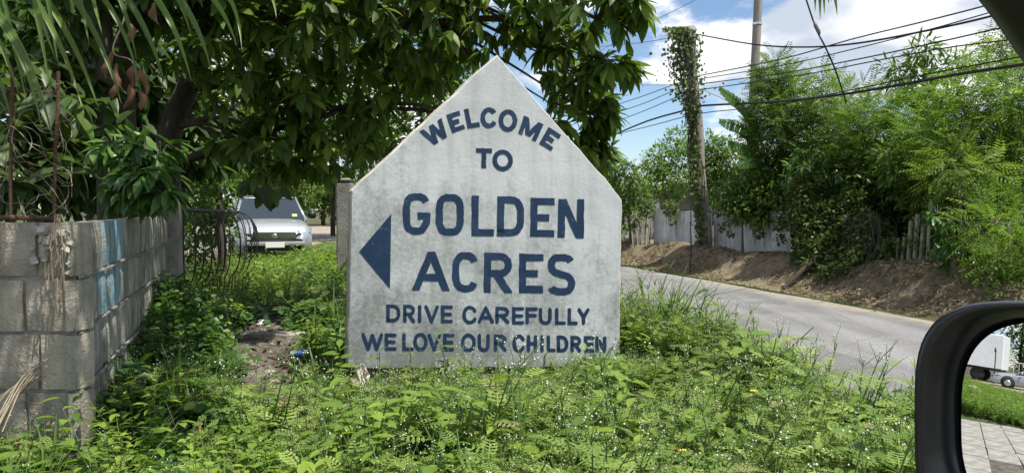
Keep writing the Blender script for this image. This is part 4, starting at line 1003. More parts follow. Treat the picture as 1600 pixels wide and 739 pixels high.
# ---- hedge of feathery trees along the far side of the road
def hedge():
    def HB(px, p=9.6):
        D = p / (UY * (px - 800) / FPX - UX); return D
    spec = [
     ('feathery_tree', 'tall slim feathery tree beside the grey pole', 1218, 16.0, [(1216, 100, 16), (1203, 122, 20), (1228, 128, 20), (1215, 140, 28), (1200, 165, 28), (1235, 165, 28), (1218, 180, 36), (1208, 210, 42), (1225, 240, 52), (1230, 285, 45)], 'feather', 'leaf_feather_cool', 1.5),
     ('feathery_tree', 'feathery tree with its crown under the drop cable', 1295, 15.2, [(1283, 128, 22), (1298, 160, 36), (1280, 205, 48), (1318, 205, 45), (1300, 255, 58)], 'feather', 'leaf_feather', 1.),
     ('feathery_tree', 'wide feathery tree in the middle of the roadside hedge', 1375, 14.0, [(1350, 170, 42), (1380, 205, 55), (1345, 225, 50), (1400, 255, 62), (1350, 280, 55), (1420, 180, 42)], 'feather', 'leaf_feather_cool', 1.),
     ('narrow_leaved_tree', 'narrow-leaved tree with upright tufts topping the hedge', 1440, 14.5, [(1447, 76, 20), (1438, 95, 28), (1398, 108, 22), (1420, 125, 34), (1475, 108, 24), (1508, 96, 20), (1460, 150, 45)], 'lance', 'leaf_mid', .7),
     ('feathery_tree', 'big bright feathery tree at the right of the hedge', 1535, 11.5, [(1500, 165, 50), (1560, 150, 60), (1610, 170, 60), (1530, 225, 65), (1600, 250, 75), (1470, 215, 45), (1660, 220, 80), (1480, 290, 48)], 'feather', 'leaf_feather', 1.),
     ('feathery_tree', 'high feathery crown at the top right edge', 1580, 12.8, [(1566, 60, 22), (1590, 85, 32), (1545, 90, 24), (1620, 70, 35), (1640, 110, 45)], 'feather', 'leaf_feather', .8),
     ('drooping_tree', 'yellow-green tree with drooping feathery leaves', 1505, 10.4, [(1490, 248, 30), (1515, 262, 32), (1475, 272, 26), (1535, 268, 24)], 'feather', 'leaf_feather_pale', 1.),
     ('feathery_tree', 'low feathery sapling above the wing mirror', 1575, 10.0, [(1555, 350, 45), (1600, 350, 55), (1570, 395, 42), (1640, 380, 70), (1590, 430, 45)], 'feather', 'leaf_feather', 1.),
     ('broad_leaved_tree', 'broad-leaved bushy tree round the foot of the banana plant', 1190, 16.0, [(1180, 285, 30), (1200, 300, 38), (1160, 320, 26), (1225, 310, 36), (1190, 325, 30)], 'leaf', 'leaf_mid', 1.3),
     ('broad_leaved_tree', 'broad-leaved tree with large pale leaves over the creeper', 1275, 14.4, [(1260, 262, 36), (1290, 278, 36), (1240, 290, 34), (1310, 300, 40)], 'rosette', 'leaf_shrub', .8),
     ('broad_leaved_tree', 'glossy broad-leaved tree in the dark middle of the hedge', 1440, 12.6, [(1430, 235, 40), (1455, 270, 42), (1410, 285, 40), (1445, 310, 38), (1395, 250, 30)], 'leaf', 'leaf_mid', 1.),
     ('dark_thicket', 'dark thicket inside the hedge above the bamboo poles', 1400, 13.6, [(1345, 310, 45), (1390, 320, 50), (1440, 330, 50), (1480, 345, 45), (1410, 375, 42), (1340, 365, 40), (1450, 395, 35), (1530, 330, 55)], 'leaf', 'leaf_dark', 1.),
     ('pale_leaved_bush', 'low bush with pale broad leaves right of the bamboo poles', 1490, 10.3, [(1485, 372, 24), (1505, 395, 30), (1480, 410, 22), (1520, 425, 32), (1465, 335, 18)], 'rosette', 'leaf_shrub', .7),
     ('bright_bush', 'bright bush spilling over the middle of the zinc fence', 1160, 16.2, [(1152, 312, 22), (1170, 325, 18), (1150, 335, 13), (1135, 300, 18)], 'leaf', 'leaf_shrub', 1.),
     ('roadside_tree', 'bushy tree behind the vine-covered pole, to its left', 1035, 23, [(1030, 250, 28), (1018, 278, 30), (1045, 285, 32), (1000, 300, 26), (1060, 222, 24), (1075, 240, 22)], 'leaf', 'leaf_feather', .8),
     ('roadside_tree', 'pale green tree between the two poles', 1125, 24, [(1110, 232, 26), (1130, 245, 34), (1150, 262, 36), (1100, 270, 30), (1120, 300, 34)], 'leaf', 'leaf_far', .8),
     ('roadside_tree', 'small tree with drooping leaves at the right edge of the sign', 985, 21, [(975, 275, 26), (992, 305, 24), (968, 310, 24), (985, 340, 22), (955, 262, 22)], 'leaf', 'leaf_mid', .9),
    ]
    for name, lab, px, D, lb, style, mat, dens in spec:
        L = []
        for x, y, r in lb:
            dd = D + random.uniform(-.5, .6); L.append(lobe(x, y, dd, r))
        b = at(px, 400, D); b.z = zgf(b.x, b.y) - .03; ytop = min(y for _, y, _ in lb)
        tr = [b, at(px + random.uniform(-6, 6), 300, D), at(px + random.uniform(-6, 6), 300 - (300 - ytop) * .45, D), at(lb[0][0], ytop + 12, D)]
        if ytop > 280: tr = [b, at(px, 380, D), at(px, 350, D)]
        ll = None
        if style == 'leaf': ll = (.10, .17)
        if style == 'lance': ll = (.16, .26)
        if style == 'rosette': ll = (.11, .19)
        tree(name, lab, (b.x, b.y, b.z), tr, .045 if 'droop' not in name else .018, .018 if 'droop' not in name else .008, L, style, M and mat, 'bush' if 'bush' in name else ('thicket' if 'thicket' in name else 'tree'), 'plants in the roadside hedge', 'bark_pale', 0, dens, ll)
    # back row that closes the hedge
    for k, (px, D, lb) in enumerate([(1250, 19, [(1240, 290, 60), (1270, 330, 60), (1210, 340, 50)]), (1350, 18, [(1330, 290, 70), (1390, 330, 70), (1340, 360, 55)]), (1460, 16.5, [(1450, 270, 75), (1500, 330, 80), (1430, 360, 60)]), (1590, 15, [(1560, 280, 90), (1630, 300, 90), (1560, 370, 70)])]):
        L = [lobe(x, y, D, r) for x, y, r in lb]; b = at(px, 380, D); b.z = -.08
        tree('hedge_back_tree', ['dark bushy tree deep behind the tall slim feathery tree', 'dark bushy tree deep behind the middle of the hedge', 'dark bushy tree deep behind the bamboo poles', 'dark bushy tree deep behind the right end of the hedge'][k], (b.x, b.y, -.08), [b, at(px, 300, D)], .08, .04, L, 'leaf', 'leaf_dark', group='trees at the back of the hedge', leaf_len=(.16, .26), dens=1.)
    # creeper draped over the end of the fence
    L = [lobe(x, y, D, r) for x, y, D, r in [(1262, 300, 14.0, 34), (1258, 340, 13.8, 28), (1285, 350, 13.6, 38), (1262, 385, 13.5, 22), (1290, 395, 13.2, 32), (1318, 370, 13.2, 34), (1310, 410, 12.9, 26), (1335, 330, 13.4, 36), (1250, 405, 13.6, 14), (1268, 420, HD(1268, 8.45), 18), (1300, 428, HD(1300, 8.4), 20), (1332, 425, HD(1332, 8.5), 20), (1350, 400, HD(1350, 8.8), 24)]]
    b = at(1285, 420, 13.3); b.z = zgf(b.x, b.y)
    tree('creeper_mound', 'yellowish small-leaved creeper heaped over the end of the fence', tuple(b), None, 0, 0, L, 'round', 'leaf_creeper', 'creeper', leaf_len=(.055, .095), dens=.8)
    # creepers and shoots trailing down the bank under the hedge
    for k, (lab, mat, pts) in enumerate([('creeper trailing down the bank left of the bamboo poles', 'leaf_creeper', [(1345, 395, 8.9, 26), (1375, 415, 8.85, 24), (1395, 395, 9.0, 22), (1360, 365, 9.1, 30), (1385, 435, 8.6, 16), (1330, 425, 8.6, 16)]), ('leafy creeper trailing down the bank behind the mirror housing', 'leaf_mid', [(1470, 420, 9.0, 30), (1500, 440, 8.8, 34), (1535, 455, 8.6, 36), (1480, 455, 8.5, 20), (1570, 465, 8.5, 40), (1450, 375, 9.2, 30), (1520, 472, 8.3, 14), (1440, 440, 8.7, 12), (1600, 450, 8.8, 40)]), ('creeper hanging over the middle of the zinc fence', 'leaf_creeper', [(1185, 345, 9.05, 9), (1187, 365, 9.0, 7), (1217, 350, 9.05, 9), (1219, 375, 9.0, 7), (1140, 345, 9.05, 6), (1142, 365, 9.0, 5), (1230, 335, 9.1, 16)]), ('creeper hanging over the left part of the zinc fence', 'leaf_creeper', [(1048, 325, 9.05, 12), (1052, 345, 9.0, 6), (1125, 330, 9.05, 7), (1127, 355, 9.0, 5), (1012, 330, 9.1, 14)])]):
        L = [lobe(x, y, HD(x, p_), r) for x, y, p_, r in pts]; b = at(pts[0][0], 420, HD(pts[0][0], 8.9)); b.z = zgf(b.x, b.y)
        tree('trailing_creeper', lab, tuple(b), None, 0, 0, L, 'round' if mat == 'leaf_creeper' else 'leaf', mat, 'creeper', 'creepers along the far bank', leaf_len=(.06, .11), dens=.75)
    m = MB()
    for i in range(120):
        px = random.uniform(1300, 1375); y0 = random.uniform(330, 370); y1 = random.uniform(410, 452); D = HB(px, 9.15) + random.uniform(-.35, .3); x1 = px + random.uniform(-22, 14)
        a = at(px, y0, D); c = at(x1, y1, D - .25); c.z = max(c.z, zgf(c.x, c.y)); m.tube(spline([a, a.lerp(c, .5) + Vector((random.uniform(-.08, .08), random.uniform(-.1, .1), 0)), c], 4), random.uniform(.006, .016), 4, False)
    tag(m.build('hanging_vine_curtain', M['vine_dark']), 'curtain of dark hanging vine stems under the hedge', 'vine', kind='stuff')
    # bamboo poles
    for k, (x0, y0, x1, y1, w) in enumerate([(1424, 345, 1418, 452, 7), (1434, 335, 1428, 455, 7), (1443, 350, 1437, 450, 6), (1452, 345, 1448, 448, 5), (1413, 370, 1408, 448, 5), (1462, 385, 1452, 452, 7), (1474, 400, 1458, 462, 7), (1404, 372, 1400, 444, 4)]):
        D = HB(x1, 8.95); a = at(x0, y0, D + .12); c = at(x1, y1, D); c.z = zgf(c.x, c.y) - .05; r = w / 2 * D / FPX
        o = thing('bamboo_pole', ['weathered bamboo pole, tallest of the bunch in the hedge', 'pale bamboo pole second from the thick middle of the bunch', 'bamboo pole in the middle of the bunch under the hedge', 'thin bamboo pole right of the middle of the bunch', 'thin bamboo pole near the left of the bunch', 'bamboo pole leaning right at the bush with pale leaves', 'rightmost leaning bamboo pole, lowest of the bunch', 'leftmost and thinnest bamboo pole of the bunch'][k], 'pole', tuple(c), 0, 'bamboo poles under the hedge')
        m = MB(); S = [c.lerp(a, t) for t in np.linspace(0, 1, 19)]; m.tube(local(o, S), [r * (1.14 if i % 4 == 0 else 1) for i in range(19)], 8); m.build('culm', M['bamboo'], o, True)
    # leaning plank
    a = at(1277, 399, HB(1277, 8.5)); c = at(1224, 459, HB(1224, 7.85)); c.z = zgf(c.x, c.y) + .02; o = thing('leaning_plank', 'dark weathered plank leaning on the roadside bank', 'plank', tuple(c)); m = MB()
    d = (a - c); rot = d.to_track_quat('X', 'Z').to_matrix(); m.box(d / 2, (d.length, .09, .05), rot); ob = m.build('board', M['plank_dark'], o); bv = ob.modifiers.new('b', 'BEVEL'); bv.width = .008
    # stake on the bank
    a = at(1079, 345, 17.0); c = at(1078, 426, 16.2); c.z = zgf(c.x, c.y) - .05; a = Vector((c.x, c.y, a.z))
    o = thing('garden_stake', 'thin dark stake standing on the bank left of the vine-covered pole', 'stake', tuple(c)); limb_mesh(local(o, [c, c.lerp(a, .5) + Vector((.02, 0, 0)), a]), .018, .012, 6).build('stick', M['plank_dark'], o)
    # bundle of sticks leaning at the fence's left end
    o = thing('stick_bundle', 'bundle of pale dry sticks leaning at the left end of the fence', 'sticks', tuple(at(1000, 382, 20.5)))
    for i in range(12):
        x = 989 + i * 2.3; c = at(x, 384, 20.4 + .1 * (i % 3)); a = at(x - 4 + i * .7, 334 + random.uniform(-4, 10), 20.7); m = MB(); m.tube(local(o, [c, a]), .018, 5); m.build('stick', M['bamboo'], o)
hedge()
def banana():
    b = at(1195, 330, 16.4); b.z = -.05; t = thing('banana_plant', 'banana plant with long torn leaves behind the zinc fence', 'banana plant', tuple(b))
    hub = at(1204, 268, 16.4); limb_mesh(local(t, [b, b.lerp(hub, .5), hub]), .10, .06, 8).build('stem', M['bark_pale'], t, True)
    for k, (mx, my, tx, ty, w) in enumerate([(1172, 180, 1124, 137, 11), (1166, 205, 1124, 188, 11), (1175, 238, 1138, 222, 10), (1222, 225, 1240, 195, 8), (1180, 252, 1152, 258, 8), (1225, 258, 1250, 250, 8)]):
        S = spline([hub, at(mx, my, 16.0 - .12 * k), at(tx, ty, 15.6 - .1 * k)], 12); N = len(S); m = MB(); m.tube(local(t, S), [.02 * (1 - i / N) + .004 for i in range(N)], 5); V = []
        for i in range(6, N):
            f = (i - 6) / (N - 7); tan = (S[min(N - 1, i + 1)] - S[i - 1]).normalized(); sd = tan.cross(Vector((.3, -1, .2))).normalized(); hw = w * 16 / FPX * math.sin(math.pi * (f * .86 + .12)) ** .6
            for s_ in (-1, 1):
                for j in range(2):        # torn strips
                    q = S[i].lerp(S[min(N - 1, i + 1)], j * .5); q2 = S[i].lerp(S[min(N - 1, i + 1)], j * .5 + (.5 if random.random() < .8 else .3)); e = sd * s_ * hw * random.uniform(.88, 1.04) + tan * hw * .35 + Vector((0, 0, -hw * .35)); m.add(local(t, [q, q2, q2 + e, q + e]), [(0, 1, 2, 3)])
        m.build('leaf', M['leaf_banana'], t)
banana()
# far trees at the left, across the side road
def far_trees():
    for k, (px, py, D, r, lab) in enumerate([(505, 282, 62, 24, 'sunlit pale tree across the far road, left of the grey post'), (530, 290, 66, 22, 'sunlit bushy tree right behind the grey post'), (470, 285, 58, 22, 'sunlit tree beyond the right side of the silver car'), (440, 270, 70, 26, 'far green tree above the roof of the silver car'), (395, 270, 64, 28, 'far green tree behind the silver car'), (560, 285, 72, 26, 'far tree just hidden by the left edge of the sign'), (1000, 315, 46, 24, 'far tree glimpsed past the right edge of the sign'), (1090, 300, 48, 40, 'far tree behind the zinc fence'), (1180, 300, 50, 46, 'far tree behind the grey pole'), (620, 285, 80, 34, 'far tree behind the arrow side of the sign'), (700, 288, 84, 34, 'far tree behind the middle of the sign, left one'), (780, 285, 80, 34, 'far tree behind the middle of the sign, right one'), (860, 288, 78, 34, 'far tree behind the right half of the sign'), (930, 290, 70, 32, 'far tree just hidden by the right edge of the sign')]):
        L = [lobe(px, py, D, r), lobe(px - r * .6, py + 12, D + 1, r * .8), lobe(px + r * .6, py + 10, D - 1, r * .8), lobe(px - r * .4, py + 28, D, r * .7), lobe(px + r * .5, py + 30, D, r * .7), lobe(px, py + 36, D, r * .8)]
        b = at(px, 330, D); b.z = -.4; tree('far_tree', lab, (b.x, b.y, -.4), [b, at(px, py, D)], .2, .1, L, 'leaf', 'leaf_far', group='far trees', leaf_len=(.28, .48), dens=.8)
far_trees()

# ================================================================== ROADSIDE: fence, poles, cables, walls
def HD(px, p): return p / (UY * (px - 800) / FPX - UX)
def fence():
    t = thing('zinc_fence', 'whitewashed corrugated zinc sheet fence on the roadside bank', 'fence', road_pt(9.2, 17.5, -.1))
    px = 1021.0; k = 0; s0 = along(*at(1021, 350, HD(1021, 9.2)).xy); s1 = along(*at(1240, 350, HD(1240, 9.2)).xy)
    s = s0
    while s > s1 + .1:
        w = random.uniform(.55, .78); n = 44; V = []; h = random.uniform(.98, 1.1); ti = random.uniform(-.05, .05) + (.10 if k > 7 else 0); pp = 9.2 + random.uniform(-.03, .03)
        for i in range(n + 1):
            f = i / n; a = s - w * f; off = .011 * math.sin(a * 2 * math.pi / .076)
            for j in range(4):
                z = j / 3; q = road_pt(pp + off - .06 * z * math.sin(k * 2.1), a + ti * z * h, -.16 + z * h + .012 * math.sin(i * .9 + k) * (j == 3)); V.append(q)
        F = [(i * 4 + j, i * 4 + j + 1, i * 4 + j + 5, i * 4 + j + 4) for i in range(n) for j in range(3)]
        obj('zinc_sheet', mesh_from('zinc_sheet', local(t, V), F, True), M['zinc'], t); s -= w - .03; k += 1
    for a in np.linspace(s0, s1, 5):
        m = MB(); m.tube(local(t, [road_pt(9.3, a, -.2), road_pt(9.3, a, .85)]), .035, 6); m.build('post', M['pole_wood'], t)
fence()
def poles():
    b = at(1103, 400, HD(1103, 8.95)); b.z = zgf(b.x, b.y) - .1; D = b.y
    t = thing('utility_pole', 'leaning wooden utility pole overgrown with vines', 'pole', tuple(b)); top = at(1077, 42, D)
    S = [b.lerp(top, k / 14) + Vector((.02 * math.sin(k), 0, 0)) for k in range(15)]; m = MB(); m.tube(local(t, S), [.15 - .0022 * k for k in range(15)], 12); m.build('shaft', M['pole_wood'], t, True)
    for y, x in ((119, 1088), (175, 1090)):
        c = at(x - 4, y, D); m = MB(); m.tube(local(t, [c + Vector((0, 0, .025)), c - Vector((0, 0, .025))]), .152, 12); m.build('band', M['chrome'], t)
    m = MB(); m.tube(spline(local(t, [at(1086, 54, D - .1), at(1093, 60, D - .1), at(1094, 80, D - .1), at(1090, 92, D - .1)]), 5), .012, 5); m.build('wire_loop', M['cable_black'], t)
    # climbing vine on the pole
    v = thing('pole_vine', 'leafy vine climbing and hanging from the leaning utility pole', 'vine', tuple(b))
    m = MB()
    for i in range(14):
        x = random.uniform(-26, 4); pts = [at(1077 + x * .5 + (y - 60) * .075 + 6 * math.sin(y * .03 + i), y, D - .22) for y in range(50, random.randint(200, 395), 30)]
        m.tube(spline(local(v, pts), 3), .012, 4, False)
    o = m.build('vine_stems', M['vine_dark'], v); o['kind'] = 'stuff'
    P = []; n = 3200
    for i in range(n):
        y = 42 + 360 * random.random() ** 1.5; xc = 1078 + (y - 42) * .075; w = 16 * math.exp(-((y - 75) / 55) ** 2) + 14 * math.exp(-((y - 135) / 35) ** 2) + 7
        x = xc - 7 + random.gauss(0, .55) * w - (5 if y < 160 else 0); P.append(tuple(at(x, y, D + random.uniform(-.28, .12))))
    P = np.array(P); d = rdir(n) * np.array([1, 1, .5]) + np.array([0, 0, -.7])
    me = merge([(LEAF_R, P - np.array(b), frames(d, rdir(n) + np.array([0, -1, .5]), rng.uniform(.06, .12, n)), rng.random(n))]); me.materials.append(M['leaf_creeper']); o = obj('vine_leaves', me, None, v); o['kind'] = 'stuff'
    # second pole
    D2 = 23.5; b2 = at(1167, 340, D2); b2.z = -.2; t = thing('utility_pole', 'tall smooth grey utility pole standing behind the hedge', 'pole', tuple(b2)); top = at(1190, -110, D2)
    m = MB(); m.tube(local(t, [b2.lerp(top, k / 12) for k in range(13)]), [.155 - .0025 * k for k in range(13)], 14); m.build('shaft', M['pole_wood'], t, True)
    m = MB(); c = at(1183, 38, D2); m.tube(local(t, [c + Vector((0, 0, .03)), c - Vector((0, 0, .03))]), .15, 14); m.build('band', M['chrome'], t)
poles()
def cables():
    C = [
     ('sagging black cable from the top of the vine-covered pole', [(1088, 54), (1180, 70), (1260, 74), (1340, 68), (1440, 50), (1540, 28), (1640, 0)], .016, 'cable_black', 8.95),
     ('upper cable of the four fanning right from the pole band', [(1092, 119), (1220, 93), (1330, 62), (1440, 35), (1545, 8), (1640, -20)], .011, 'cable_black', 8.9),
     ('second cable of the four fanning right from the pole band', [(1092, 124), (1220, 103), (1330, 78), (1440, 50), (1540, 22), (1640, -8)], .009, 'cable_black', 8.85),
     ('third cable of the four fanning right from the pole band', [(1092, 132), (1220, 115), (1330, 95), (1440, 72), (1560, 45), (1640, 28)], .011, 'cable_black', 8.9),
     ('lowest cable of the four fanning right from the pole band', [(1092, 141), (1250, 118), (1360, 97), (1480, 75), (1600, 60), (1640, 52)], .010, 'cable_black', 8.8),
     ('thick black cable crossing in front of the hedge trees', [(945, 217), (1010, 190), (1065, 174), (1092, 166), (1200, 160), (1300, 150), (1400, 134), (1500, 116), (1640, 95)], .022, 'cable_black', 8.7),
     ('thin cable just below the thick black one', [(955, 212), (1020, 196), (1092, 178), (1200, 166), (1330, 141), (1440, 118), (1600, 88), (1640, 80)], .010, 'cable_black', 8.75),
     ('grey wire running level left from the pole top', [(900, 78), (960, 71), (1010, 66), (1076, 54)], .009, 'cable_grey', 9.0),
     ('thin grey wire rising steeply past the tree leaves', [(930, 85), (1000, 44), (1060, 14), (1110, -12)], .008, 'cable_grey', 10.5),
     ('uppermost of the cables sloping left from the pole', [(920, 178), (1000, 152), (1052, 133), (1084, 122)], .010, 'cable_black', 9.0),
     ('middle of the cables sloping left from the pole', [(920, 190), (1000, 164), (1055, 141), (1086, 130)], .010, 'cable_black', 9.0),
     ('lowest of the cables sloping left from the pole', [(930, 202), (1000, 176), (1060, 151), (1088, 143)], .010, 'cable_black', 9.0),
     ('thin level wire far behind the vine-covered pole', [(880, 132), (960, 133), (1060, 133), (1082, 131)], .008, 'cable_grey', 9.2),
     ('short slack wire drooping right of the pole band', [(1092, 138), (1130, 155), (1170, 175), (1210, 190)], .007, 'cable_grey', 8.9)]
    for lab, pts, r, mat, p in C:
        W = [at(x, y, HD(x, p)) for x, y in pts]; m = MB(); m.tube(spline(W, 8), r, 6); tag(m.build('overhead_cable', M[mat], None, True), lab, 'cable', 'overhead cables')
    # drop cable with a splice
    t = thing('drop_cable', 'steep drop cable with a clamp hanging from above', 'cable', tuple(at(1275, 45, 11)))
    m = MB(); m.tube(spline(local(t, [at(1235, -70, 11), at(1257, -8, 11), at(1275, 45, 11), at(1290, 75, 11), at(1306, 112, 11.6), at(1322, 160, 12.6)]), 6), .012, 6); m.build('wire', M['cable_black'], t, True)
    m = MB(); m.tube(local(t, [at(1272, 34, 10.97), at(1274, 40, 10.97), at(1279, 50, 10.97), at(1281, 55, 10.97)]), [.012, .03, .03, .012], 8); m.build('clamp', M['cable_grey'], t, True)
cables()
def back_walls():
    b = at(1072, 330, 24.5); m = MB(); m.box((0, 0, .85), (.9, .2, 2.1)); o = m.build('block_pier', M['far_block_wall']); o.location = (b.x, b.y, -.1); tag(o, 'grey concrete block pier behind the vine-covered pole', 'wall')
    b = at(1020, 330, 25.2); m = MB(); m.box((0, 0, .7), (1.9, .18, 1.9)); o = m.build('block_wall', M['far_block_wall']); o.location = (b.x, b.y, -.1); tag(o, 'low overgrown block wall left of the block pier', 'wall')
    # weathered gate pillar to the left of the sign
    b = at(540, 400, 9.5); b.z = -.1; t = thing('gate_pillar', 'weathered concrete pillar partly hidden by the left edge of the sign', 'pillar', tuple(b))
    m = MB(); V = []
    m.box((0, 0, .70), (.20, .20, 1.30)); o = m.build('shaft', M['plinth'], t); bv = o.modifiers.new('b', 'BEVEL'); bv.width = .025; bv.segments = 2
    m = MB(); m.box((0, 0, 1.378), (.215, .215, .05)); o = m.build('cap', M['plinth'], t); bv = o.modifiers.new('b', 'BEVEL'); bv.width = .02
back_walls()

# ================================================================== GROUND COVER (uncountable plants), dry litter
def proto_plants():
    out = {}
    def mk(name, pieces):
        """pieces: list of (V, F, matname) -> hidden template object outside the scene"""
        V = []; F = []; mi = []; names = []
        for v, f, mn in pieces:
            if mn not in names: names.append(mn)
            o = len(V); V += [tuple(x) for x in v]; F += [tuple(i + o for i in g) for g in f]; mi += [names.index(mn)] * len(f)
        me = mesh_from(name, V, F, True)
        for n in names: me.materials.append(M[n])
        me.polygons.foreach_set('material_index', mi)
        a = me.attributes.new('rnd', 'FLOAT', 'POINT'); r = []; k = 0
        for v, f, mn in pieces: r += [random.random() * .45] * len(v)
        a.data.foreach_set('value', r)
        return bpy.data.objects.new(name, me)
    def place(V, pos, d, up, s):
        f = frames(np.array([d], float), np.array([up], float), [s])[0]; return (np.array(V) @ f.T + np.array(pos)).tolist()
    def lobed():
        m = MB(); m.add(*strip([(0, 0, 0), (0, .5, .03), (0, 1, -.1)], [.03, .05, .02]))
        for i in range(5):
            t = .2 + .16 * i; L = .34 * math.sin(math.pi * (t * .8 + .12))
            for s in (-1, 1):
                a = Vector((0, t, .02)); c = Vector((s * L, t + L * .55, -.02)); n = Vector((-.5 * s, 1, 0)).normalized() * .035; b = a.lerp(c, .6)
                m.add([a - n * .5, b - n * 1.3, c, b + n * 1.3, a + n * .5], [(0, 1, 2, 3, 4)])
                m.add([b, b + Vector((s * .02, .10, .01)), b + Vector((s * .07, .09, 0))], [(0, 1, 2)])
        return m.V, m.F
    LB = lobed(); LS = leaf_t(.5, .2, .15, 3); LH = leaf_t(.72, .15, .12, 3); LN = leaf_t(.2, .3, .1, 3)
    def ball(c, r):
        c = Vector(c); return [c + Vector(v) * r for v in ((1, 0, 0), (-1, 0, 0), (0, 1, 0), (0, -1, 0), (0, 0, 1), (0, 0, -1))], [(0, 2, 4), (2, 1, 4), (1, 3, 4), (3, 0, 4), (2, 0, 5), (1, 2, 5), (3, 1, 5), (0, 3, 5)]
    def stalk(p0, p1, r=.0018, bend=.01):
        p0, p1 = Vector(p0), Vector(p1); m = MB(); m.tube([p0, p0.lerp(p1, .5) + Vector((random.uniform(-bend, bend), random.uniform(-bend, bend), 0)), p1], [r, r * .8, r * .5], 3, False); return m.V, m.F
    fine = []
    for v in range(5):
        pc = []; H = random.uniform(.14, .20)
        for b in range(4):
            a = random.random() * 6.28; e = Vector((math.cos(a) * H * .45, math.sin(a) * H * .45, H * random.uniform(.75, 1.1))); pc.append((*stalk((0, 0, 0), e, .0022, .015), 'stem'))
            for k in range(7):
                t = .1 + .13 * k; q = e * t; a2 = k * 2.4 + b; d = (math.cos(a2), math.sin(a2), .35 - .2 * random.random()); pc.append((place(LB[0], q, d, (0, 0, 1), random.uniform(.05, .085) * (1.15 - .6 * t)), LB[1], 'weed_fine'))
            if v < 2:
                for k in range(3):
                    q = e + Vector((random.uniform(-.03, .03), random.uniform(-.03, .03), random.uniform(.0, .045))); pc.append((*stalk(e * .93, q, .0009, .003), 'stem'))
                    for j in range(1 + k % 2): pc.append((*ball(q + Vector((random.uniform(-.006, .006), random.uniform(-.006, .006), random.uniform(-.004, .004))), .0021), 'flower_white'))
        fine.append(mk('fine_weed', pc))
    broad = []
    for v in range(4):
        pc = []; H = random.uniform(.12, .20)
        for b in range(3):
            a = random.random() * 6.28; e = Vector((math.cos(a) * H * .4, math.sin(a) * H * .4, H * random.uniform(.7, 1.1))); pc.append((*stalk((0, 0, 0), e, .0024, .015), 'stem'))
            for k in range(5):
                t = .25 + .18 * k
                for s in (0, math.pi):
                    a2 = k * 1.57 + s + b; pc.append((place(LS[0], e * t, (math.cos(a2), math.sin(a2), .25), (0, 0, 1), random.uniform(.045, .07) * (1.2 - .5 * t)), LS[1], 'weed_broad'))
            if v == 99:
                for j in range(6):
                    a3 = j * 1.05; pc.append((place(LN[0], e + Vector((0, 0, .008)), (math.cos(a3), math.sin(a3), .35), (0, 0, 1), .016), LN[1], 'flower_yellow'))
        broad.append(mk('broad_weed', pc))
    gcov = []
    for v in range(4):
        pc = []
        for k in range(34):
            a = random.random() * 6.28; r = random.uniform(.01, .13); h = random.uniform(.02, .11); q = (math.cos(a) * r, math.sin(a) * r, h); a2 = random.random() * 6.28
            pc.append((place(LH[0], q, (math.cos(a2), math.sin(a2), random.uniform(-.3, .2)), (random.uniform(-.3, .3), random.uniform(-.3, .3), 1), random.uniform(.026, .047)), LH[1], 'weed_ground'))
            if k % 3 == 0: pc.append((*stalk((q[0] * .5, q[1] * .5, 0), q, .0016), 'stem'))
        gcov.append(mk('ground_vine', pc))
    grass = []
    for v in range(4):
        pc = []
        for k in range(17):
            a = random.random() * 6.28; H = random.uniform(.14, .34); ln = random.uniform(.15, .8); x0 = (random.uniform(-.02, .02), random.uniform(-.02, .02), 0)
            P = [(x0[0] + math.cos(a) * ln * H * t ** 1.8, x0[1] + math.sin(a) * ln * H * t ** 1.8, H * (t - .38 * ln * t ** 3)) for t in np.linspace(0, 1, 6)]
            w = random.uniform(.004, .0075); pc.append((*strip(P, [w * x for x in (.8, 1, 1, .85, .55, .05)], up=Vector((math.sin(a), -math.cos(a), .2)).cross(Vector((0, 0, 1)))), 'grass'))
        grass.append(mk('grass_tuft', pc))
    blade = []
    for v in range(3):
        pc = []
        for k in range(12):
            a = random.random() * 6.28; H = random.uniform(.35, .6); ln = random.uniform(.25, .9)
            P = [(math.cos(a) * ln * H * t ** 1.6, math.sin(a) * ln * H * t ** 1.6, H * (t - .42 * ln * t ** 3)) for t in np.linspace(0, 1, 7)]
            w = random.uniform(.008, .014); pc.append((*strip(P, [w * x for x in (.7, 1, 1, .9, .7, .4, .04)], up=Vector((math.cos(a), math.sin(a), .6))), 'grass'))
        blade.append(mk('tall_grass', pc))
    dry = []
    for v in range(3):
        pc = []
        for k in range(4):
            a = random.random() * 6.28; H = random.uniform(.15, .38); ln = random.uniform(.1, .9)
            P = [(math.cos(a) * ln * H * t, math.sin(a) * ln * H * t, H * (t - .5 * ln * t ** 2)) for t in np.linspace(0, 1, 5)]
            m = MB(); m.tube(P, [.0022, .002, .0017, .0013, .0008], 3, False); pc.append((m.V, m.F, 'vine_dry'))
            for j in range(3): pc.append((place(LN[0], P[1 + j], (math.cos(j * 2.2 + a), math.sin(j * 2.2 + a), -.5), (0, 0, 1), random.uniform(.03, .06)), LN[1], 'leaf_dry'))
        dry.append(mk('dry_stalk', pc))
    bush = []
    for v in range(4):
        pc = []
        for b in range(7):
            a = random.random() * 6.28; H = random.uniform(.3, .55); e = Vector((math.cos(a) * H * .6, math.sin(a) * H * .6, H)); pc.append((*stalk((0, 0, 0), e, .004, .03), 'stem'))
            for k in range(9):
                t = .2 + .1 * k; a2 = k * 2.4 + b; pc.append((place(LS[0], e * t, (math.cos(a2), math.sin(a2), random.uniform(-.3, .4)), (0, 0, 1), random.uniform(.06, .11)), LS[1], 'weed_broad'))
        bush.append(mk('leafy_weed', pc))
    return dict(fine=fine, broad=broad, gcov=gcov, grass=grass, blade=blade, bush=bush, dry=dry)
